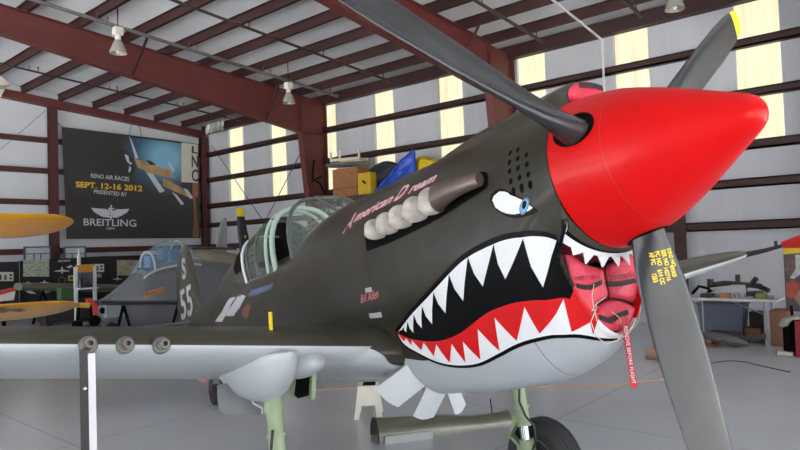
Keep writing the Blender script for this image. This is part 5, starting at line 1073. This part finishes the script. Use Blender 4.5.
m.loft(rr); tag(m.build('cowl_fairing', M('grey_fairing', (120, 118, 114), .5, var=.1), loc=(a+b)/2), 'long grey fairing lying on top of the tan crate', 'aircraft part')
r = empty('wire_rack', P(345, 163, x=X+.1), 'cream slatted rack on top of the grey fairing', 'rack'); cw = in_(r); CR = M('cream_rack', (214, 208, 186), .5)
m = MB(); a = P(331, 160.5, x=X); b = P(359, 158, x=X); m.bar(a, b, .04, .09); m.bar(a+Vector((.4, 0, 0)), b+Vector((.4, 0, 0)), .04, .09); m.build('rail', CR, r, conv=cw)
for k in range(5): q = a.lerp(b, k/4); m = MB(); m.bar(q, q+Vector((.4, 0, 0)), .05, .03); m.build('slat', CR, r, conv=cw)
for k, hh in ((0, .26), (.32, .3), (1, .30)): q = a.lerp(b, k); m = MB(); m.bar(q-Vector((0, 0, .05)), q+Vector((0, 0, hh)), .05, .05, up=(0, 1, 0)); m.build('post', CR, r, conv=cw)
tag(MB().tube([P(314, 160, x=14.1), P(312.5, 178, x=14.1), P(320, 184, x=14.1), P(328, 199, x=14.1)], .03, 8).tube([P(312, 182, x=14.1), P(322, 176, x=14.1)], .025, 8).build('clamp', DARK, loc=P(314, 175, x=14.1)), 'black bracket fixed to the red column beside the shelf', 'bracket')
# ---------------------------------------------------------------- work table at the right
ZT = .80; a = P(776, 300, z=ZT); b = P(690, 298.5, z=ZT); X0T = 13.05; y0, y1 = P(777, 300, x=X0T).y, P(690, 298, x=X0T).y
r = empty('folding_table', (X0T+.4, (y0+y1)/2, 0), 'white folding table covered with engine parts by the side wall', 'table'); cw = in_(r); ZT = P(740, 299, x=X0T).z
m = MB(); m.mm((X0T, y0, ZT-.045), (X0T+.78, y1, ZT)); m.build('table_top', M('table_white_laminate', (196, 198, 202), .4), r, conv=cw, bevel=.008)
for yy in (y0+.22, y1-.2):
    for xx in (X0T+.06, X0T+.7): m = MB(); m.tube([(xx, yy, 0), (xx, yy, ZT-.045)], .018, 10); m.build('leg', M('table_leg_grey', (140, 142, 146), .4, metal=.4), r, conv=cw)
m = MB(); m.tube([(X0T+.06, y0+.22, ZT-.28), (X0T+.06, y0+.75, ZT-.06)], .012, 8); m.build('brace', MATS['table_leg_grey'], r, conv=cw)
T = lambda px, py, d=.15: P(px, py, x=X0T+d)
ENG = M('oily_dark_metal', (62, 54, 50), .5, metal=.4, var=.3, scale=8)
def ontable(name, mb_, mat, label, cat, at_, group=None, **k): return tag(mb_.build(name, mat, loc=(at_.x, at_.y, ZT), **k), label, cat, group)
p = T(741, 283, .56); m = MB(); z = lambda v: ZT+v
m.tube([(p.x, p.y, z(.16)), (p.x-.1, p.y-.02, z(.17))], .105, 18); m.tube([(p.x, p.y+.6, z(.20)), (p.x, p.y+.3, z(.25)), (p.x, p.y, z(.23)), (p.x, p.y-.35, z(.20))], .05, 12); m.tube([(p.x, p.y+.06, z(.2)), (p.x, p.y+.05, z(.42))], .045, 12); m.tube([(p.x, p.y-.15, z(.2)), (p.x-.05, p.y-.28, z(.36))], .045, 12); m.tube([(p.x, p.y+.55, z(.20)), (p.x, p.y+.55, z(.33))], .06, 12); m.tube([(p.x, p.y-.3, z(.2)), (p.x-.1, p.y-.48, z(.13))], .05, 12); m.mm((p.x-.12, p.y-.35, z(.002)), (p.x+.15, p.y+.60, z(.10)))
ontable('engine_manifold', m, ENG, 'dark engine manifold with open pipe stubs on the white table', 'engine part', p)
p = T(722, 291, .36); m = MB(); rr = []
for i in range(11): u = i/10; yy = p.y+.22-.62*u; h_ = .06+.17*math.sin(min(1, u*1.3)*math.pi/2); rr.append([(p.x+.09*math.cos(t), yy, z(.01)+h_*max(0, math.sin(t))**.8) for t in [math.pi*k/10 for k in range(11)]])
m.loft(rr, 0, False); m.add(rr[-1], [tuple(range(11))]); m.add(rr[0], [tuple(range(11))]); m.loft([[r_[0] for r_ in rr], [r_[-1] for r_ in rr]], 0, False); ontable('cowl_fairing', m, M('pale_fairing', (176, 178, 180), .45), 'pale curved fairing in front of the engine manifold on the table', 'aircraft part', p)
for px0, px1, h_, mat, nm, lb, d in ((719, 731, .095, M('tan_wood_box', (166, 124, 84), .6), 'wooden_box', 'small tan wooden box near the table edge', .05), (755, 765.5, .10, M('green_rag', (112, 122, 66), .7), 'green_tin', 'olive green tin at the near end of the white table', .08), (744, 753, .045, M('pale_tray', (140, 142, 146), .5), 'parts_tray', 'shallow pale tray between the pipe piece and the green tin', .04), (700, 712, .08, ENG, 'gear_casing', 'dark rough casing at the table end by the propeller blade', .05), (766, 773, .06, M('dull_steel_block', (120, 118, 112), .5), 'steel_block', 'dull steel block at the corner of the white table', .08)):
    a, b = P(px0, 297, x=X0T+d), P(px1, 297, x=X0T+d); m = MB().mm((X0T+d, b.y, ZT+.002), (X0T+d+.2, a.y, ZT+h_)); ontable(nm, m, mat, lb, 'box' if 'box' in nm else 'part', (a+b)/2, bevel=.012)
p = T(736.5, 293.5, .06); m = MB(); m.lathe([(0, .05), (.0, .065), (.12, .065), (.12, .03), (.02, .03)], (p.x, p.y, ZT+.067), (-1, 0, .0), 18); ontable('pipe_flange', m, M('worn_flange_metal', (150, 146, 140), .4, metal=.5), 'round pipe flange with a dark bore on the table', 'part', p)
m = MB(); p = T(703, 287, .42); m.tube([(p.x, p.y+.2, ZT+.05), (p.x-.1, p.y+.05, ZT+.2), (p.x-.05, p.y-.1, ZT+.16), (p.x, p.y-.18, ZT+.04)], .03, 10); ontable('coolant_hose', m, DARK, 'black bent hose at the left of the table beside the blade', 'hose', p)
# under and beside the table
def floorbox(name, px0, px1, ptop, x, depth, mat, label, cat, bevel=.01, zb=.002):
    a, b = P(px0, 320, x=x), P(px1, 320, x=x); zt_ = P((px0+px1)/2, ptop, x=x).z
    return tag(MB().mm((x, b.y, zb), (x+depth, a.y, zt_)).build(name, mat, bevel=bevel, loc=(x+depth/2, (a.y+b.y)/2, zb)), label, cat)
CB = M('brown_cardboard', (132, 92, 66), .7, var=.08)
m = MB(); a, b = P(700, 320, x=13.4), P(742, 320, x=13.4); zt_ = P(725, 303.5, x=13.4).z
m.loft([[(13.4-dx_+.42*0, yy, z_) for yy in (a.y+dx_, b.y-dx_)]+[(13.8+dx_, yy, z_) for yy in (b.y-dx_, a.y+dx_)] for z_, dx_ in ((.28, 0), (.5, .02), (zt_-.03, .04), (zt_-.03, .055), (zt_, .055))]); m.build if 0 else None
m.mm((13.42, b.y, .004), (13.8, a.y, .28))
tag(m.build('storage_tub', M('blue_grey_tub', (92, 98, 114), .5), loc=(13.6, (a.y+b.y)/2, 0)), 'large blue grey tub under the white table', 'tub')
floorbox('cardboard_box', 769.5, 787, 311, 13.1, .5, CB, 'tall brown cardboard box under the near end of the table', 'box')
floorbox('cardboard_box', 744, 760, 328, 13.3, .3, M('flat_cardboard', (120, 82, 56), .7), 'low brown cardboard box behind the curved floor panels', 'box')
floorbox('dark_box', 749, 763, 312, 13.65, .3, M('dark_brown_box', (60, 44, 38), .7), 'dark brown box behind the table leg', 'box')
def floorshell(px, label, mat, x, seed):
    pts = [P(a, b, x=x) for a, b in px]; c = sum(pts, Vector())/len(pts); lowest = min(p.z for p in pts); pts = [p-Vector((0, 0, lowest-.01)) for p in pts]; c.z -= lowest-.01
    m = MB(); rr = [[c+(p-c)*k+Vector((-.16*(1-k*k), 0, 0)) for p in pts] for k in (1, .9, .7, .45, .15)]; m.loft(rr, 0, True, False); m.loft([[q+Vector((.02, 0, 0)) for q in g] for g in rr], 0, True, False); m.loft([rr[0], [q+Vector((.02, 0, 0)) for q in rr[0]]], 0, True, False)
    return tag(m.build('cowling_panel', mat, loc=(c.x, c.y, 0), angle=60), label, 'aircraft panel')
floorshell([(700, 322), (712, 318), (728, 320), (748, 324), (765, 321), (766, 327), (745, 331), (722, 330), (704, 330)], 'dark flat cowling panel leaning under the table', M('dull_dark_panel', (74, 70, 66), .5), 13.0, 1)
floorshell([(698, 327), (712, 328), (730, 331), (746, 337), (749, 340), (735, 343), (715, 338), (702, 334)], 'grey curved cowling panel lying in front of the table', M('grey_cowl_panel', (96, 94, 92), .5), 12.6, 2)
q = [P(px, py, x=12.8) for px, py in ((706, 322.5), (716, 319.5), (726, 321), (716, 325.5))]; m = MB(); m.prism(q, (.03, 0, 0)); dk = bpy.data.objects['cowling_panel.001']; L_ = dk.location.copy(); m.build('yellow_marking', M('yellow_plate', (202, 160, 36), .5), dk, conv=lambda p: tuple(Vector(p)-L_-Vector((-.03, 0, .30))))['label'] = 'yellow marking'
p = P(703, 346, z=0); m = MB(); m.ell((p.x, p.y, .09), (.12, .16, .088)); m.mm((p.x-.15, p.y-.22, .003), (p.x+.1, p.y+.2, .06)); m.ell((p.x-.1, p.y-.12, .10), (.06, .06, .05)); tag(m.build('scrap_parts', M('brown_scrap', (112, 80, 62), .6, var=.3, scale=9), loc=(p.x, p.y, 0)), 'small heap of brown parts on the floor beside the blade', 'part')
# painted board, rag and red case at the right edge
x = 12.6; a, b = P(783, 248, x=x), P(812, 312, x=x); r = empty('picture_board', (x, (a.y+b.y)/2, 0), 'tall colour picture board with a yellow top at the right edge', 'picture'); cw = in_(r)
m = MB(); m.mm((x, b.y, b.z), (x+.04, a.y, a.z)); m.build('board', M('board_dark_print', (72, 66, 66), .6), r, conv=cw)
def patch(nm, px, mat, d=.004): m = MB(); m.prism([P(u, v, x=x-d) for u, v in px], (.004, 0, 0)); m.build(nm, mat, r, conv=cw)
patch('yellow_band', [(783, 248.3), (812, 247), (812, 252), (783, 254.5)], M('board_yellow', (206, 172, 34), .5))
patch('grey_figure', [(785, 257), (792, 255), (796, 262), (795, 270), (789, 277), (785.5, 272)], M('board_brown_grey', (96, 78, 76), .6, var=.4, scale=9))
patch('pale_figure', [(795, 255), (812, 254), (812, 266), (803, 272), (794, 279), (790, 278), (796, 268)], M('board_pale', (168, 164, 166), .6, var=.3, scale=9))
patch('red_figure', [(786, 283), (793, 280), (800, 284), (797, 296), (791, 299), (786, 296)], M('board_red', (150, 66, 50), .6, var=.3, scale=6))
patch('tan_figure', [(794, 298), (801, 287), (812, 284), (812, 306), (800, 306)], M('board_tan', (140, 104, 84), .6, var=.3, scale=6))
for yy in (a.y-.08, b.y+.08): m = MB(); m.bar((x+.02, yy, 0), (x+.02, yy, b.z+.1), .05, .04, up=(0, 1, 0)); m.build('foot', DARK, r, conv=cw)
floorbox('tool_case', 794, 812, 321, 12.05, .35, M('red_tool_case', (140, 30, 40), .45), 'dark red tool case under the grey rag at the right edge', 'case')
o = floorbox('black_crate', 782, 794, 322, 12.2, .3, DARK, 'black crate between the cardboard box and the red tool case', 'crate')
pts = [(778, 326), (781, 319.5), (790, 317), (800, 315.5), (812, 315), (812, 319.8), (800, 320), (790, 321), (786, 327), (782, 328)]
q = [P(u, v, x=12.0) for u, v in pts]; c = sum(q, Vector())/len(q); m = MB(); m.loft([[c+(p-c)*k+Vector((dx_, 0, dz_)) for p in q] for k, dx_, dz_ in ((1, .30, .0), (1.02, .1, 0), (.95, -.02, .01), (.6, -.06, .02), (.2, -.07, .02))]); tag(m.build('rag', M('pale_grey_rag', (164, 162, 154), .7, var=.12, bump=.5), loc=c), 'crumpled pale grey rag draped over the red tool case', 'cloth')
p = P(784, 336, x=12.1); tag(MB().mm((12.1, p.y-.12, .003), (12.3, p.y+.12, .07)).build('paint_tray', M('white_plastic', (196, 194, 190), .5), bevel=.01, loc=(12.2, p.y, 0)), 'small white tray on the floor beside the red tool case', 'tray')
p = P(799, 333, z=0); m = MB(); m.lathe([(0, .11), (.03, .12), (.03, .13), (.05, .13)], (p.x, p.y, .002), (0, 0, 1), 20); tag(m.build('rubber_disc', BLACK, loc=(p.x, p.y, 0)), 'black rubber disc on the floor at the right edge', 'part')
p = P(652, 355, z=0); p = P(654, 353, z=.11); tag(MB().lathe([(-.13, .08), (-.12, .1), (.12, .1), (.13, .08)], (p.x, p.y, .102), (.3, -.9, 0), 18).build('log_chock', M('tan_foam_roll', (150, 120, 96), .7), loc=(p.x, p.y, 0)), 'tan cylindrical chock on the floor behind the streamer', 'chock')
# ---------------------------------------------------------------- under the roof
PIPE = M('sprinkler_pipe_grey_steel', (122, 116, 114), .4, metal=.5); PIPED = M('sprinkler_pipe_dark_steel', (74, 62, 58), .5, metal=.3)
def roofpipe(px, drop, rad, mat, label, hang, name='sprinkler_pipe', x_end=None):
    # a pipe under the purlins, parallel to the frames: through two seen points at the roof height less the drop
    def hit(a, b):
        t = 10.
        d = CAM_F+CAM_R*((a-400)/FPX)-CAM_U*((b-225)/FPX)
        for _ in range(60):
            z_ = zr(d.x*t)-drop; t = (z_-EYE)/d.z
        return Vector((d.x*t, d.y*t, EYE+d.z*t))
    a, b = hit(*px[0]), hit(*px[1]); yy = (a.y+b.y)/2; xe = b.x; xs_ = 1.0
    r = empty(name, (xe, yy, zr(xe)-drop), label, 'pipe', 'sprinkler pipes under the roof'); cw = in_(r); m = MB()
    m.tube([(x_, yy, zr(x_)-drop) for x_ in (xs_, (xs_+xe)/2, xe)], rad, 12); m.tube([(xe, yy, zr(xe)-drop), (xe+.07, yy, zr(xe)-drop)], rad*1.5, 12); m.build('run', mat, r, conv=cw)
    for x_ in hang(xe):
        m = MB(); m.tube([(x_, yy, zr(x_)-drop), (x_, yy, zr(x_)-.23)], .012, 6); m.build('hanger', mat, r, conv=cw)
        m = MB(); m.tube([(x_+.25, yy, zr(x_)-drop), (x_+.25, yy, zr(x_)-drop+.12)], .014, 6); m.lathe([(0, .03), (.02, .035), (.03, .01)], (x_+.25, yy, zr(x_)-drop+.12), (0, 0, 1), 10); m.build('sprinkler_head', mat, r, conv=cw)
    return a, b
hg = lambda xe: [xe-.5-2.43*k for k in range(5) if xe-.5-2.43*k > 1.2]
hits = []
hits.append(roofpipe([(60, 6), (333, 96.5)], .42, .045, PIPE, 'long grey sprinkler pipe above the hanging lamps, ending by the red column', hg))
hits.append(roofpipe([(180, 2), (388, 81)], .42, .035, PIPED, 'dark sprinkler pipe crossing the roof left of the big propeller blade', hg))
hits.append(roofpipe([(475, 0), (541, 41)], .42, .04, PIPED, 'dark sprinkler pipe ending above the nose scoop of the fighter', hg))
hits.append(roofpipe([(624, 0), (640, 15)], .42, .04, PIPED, 'short dark sprinkler pipe at the top edge, right of the white conduit', hg))
hits.append(roofpipe([(0, 58), (238, 124)], .36, .03, PIPED, 'thin dark sprinkler pipe nearest the end wall', hg))
def lampat(px, py, y, label):
    c = P(px, py, y=y); r = empty('high_bay_lamp', c, label, 'lamp', 'high bay lamps under the roof'); cw = in_(r); WHM = M('lamp_white_housing', (214, 210, 200), .45); x_, y_, z_ = c
    m = MB(); m.mm((x_-.10, y_-.09, z_+.06), (x_+.10, y_+.09, z_+.25)); m.build('ballast_box', WHM, r, conv=cw, bevel=.015)
    m = MB(); m.tube([(x_, y_, z_+.06), (x_, y_, z_-.06)], .065, 14); m.build('neck', WHM, r, conv=cw)
    m = MB(); m.lathe([(0, .065), (.05, .10), (.13, .14), (.23, .175), (.30, .195), (.31, .195), (.31, .187), (.23, .167), (.13, .132), (.05, .092), (.01, .055)], (x_, y_, z_-.05), (0, 0, -1), 28, caps=False); m.build('bell_shade', M('lamp_prismatic_glass', (176, 172, 162), .2, alpha=.6), r, conv=cw)
    m = MB(); m.ell((x_, y_, z_-.24), (.06, .06, .13)); m.build('bulb', M('lamp_bulb_white', (230, 226, 214), .3), r, conv=cw)
    m = MB(); m.tube([(x_, y_, z_+.27), (x_, y_, zr(x_)-.02)], .012, 8); m.build('hanging_rod', DARK, r, conv=cw)
def depth_for(px, py, drop):    # depth at which a lamp hung this far below the roof is seen there
    d = CAM_F+CAM_R*((px-400)/FPX)-CAM_U*((py-225)/FPX); t = 10.
    for _ in range(60): t = (zr(d.x*t)-drop-EYE)/d.z
    return d.y*t
lampat(118, 38, depth_for(118, 38, .95), 'white bell lamp hanging in front of the long red rafter'); lampat(288.5, 91, depth_for(288.5, 91, .95), 'white bell lamp hanging close to the top of the red column')
lampat(674, -8, depth_for(674, -8, .55), 'white bell lamp cut off by the top edge beside the wall eave')
# white conduit down the wall
cdt = MB(); q0, q1, q2 = P(552, 0, x=12.9), P(602, 39.5, x=WALL_X-.32), P(603, 96, x=WALL_X-.32); q2 = Vector((q1.x, q1.y, 3.6)); z0_ = zr(11)-.5
cdt.tube([Vector((q1.x-6, q1.y, zr(q1.x-6)-.32)), Vector((q1.x-.06, q1.y, q1.z)), Vector((q1.x, q1.y, q1.z-.08)), q2], .028, 10); tag(cdt.build('conduit', M('white_conduit', (206, 204, 200), .45), loc=q1), 'thin white conduit running under the roof and down the wall behind the spinner', 'pipe')
# white model wing tip at the left edge
y = 15.; q = [(-8, 62), (8.5, 80.5), (13, 82.5), (12, 84.5), (6.5, 87), (0, 99.5), (-8, 104)]
r = empty('model_airplane', P(-4, 85, y=y), 'pale wing of a model aeroplane hanging from the roof at the left edge', 'model airplane'); cw = in_(r)
m = MB(); up_ = [P(px, py, y=y) for px, py in ((-8, 66), (0, 75), (8, 82), (12.5, 84), (-8, 84.5))]; m.prism(up_, (0, .05, .02)); m.build('wing', M('model_cream_paint', (196, 192, 176), .5), r, conv=cw)
m = MB(); lo_ = [P(px, py, y=y-.1) for px, py in ((-8, 85), (12.5, 84.4), (6.5, 87.5), (-8, 89.5))]; m.prism(lo_, (0, .2, 0)); m.build('wing_root', M('model_grey_paint', (140, 132, 112), .5), r, conv=cw)
m = MB(); lo2 = [P(px, py, y=y) for px, py in ((-8, 90), (5.5, 88), (1, 97), (-8, 103))]; m.prism(lo2, (0, .05, 0)); m.build('tail', MATS['model_cream_paint'], r, conv=cw)
m = MB(); p = P(-3, 70, y=y); m.tube([p, (p.x, p.y, zr(p.x)-.25)], .006, 6); m.build('hanging_wire', DARK, r, conv=cw)
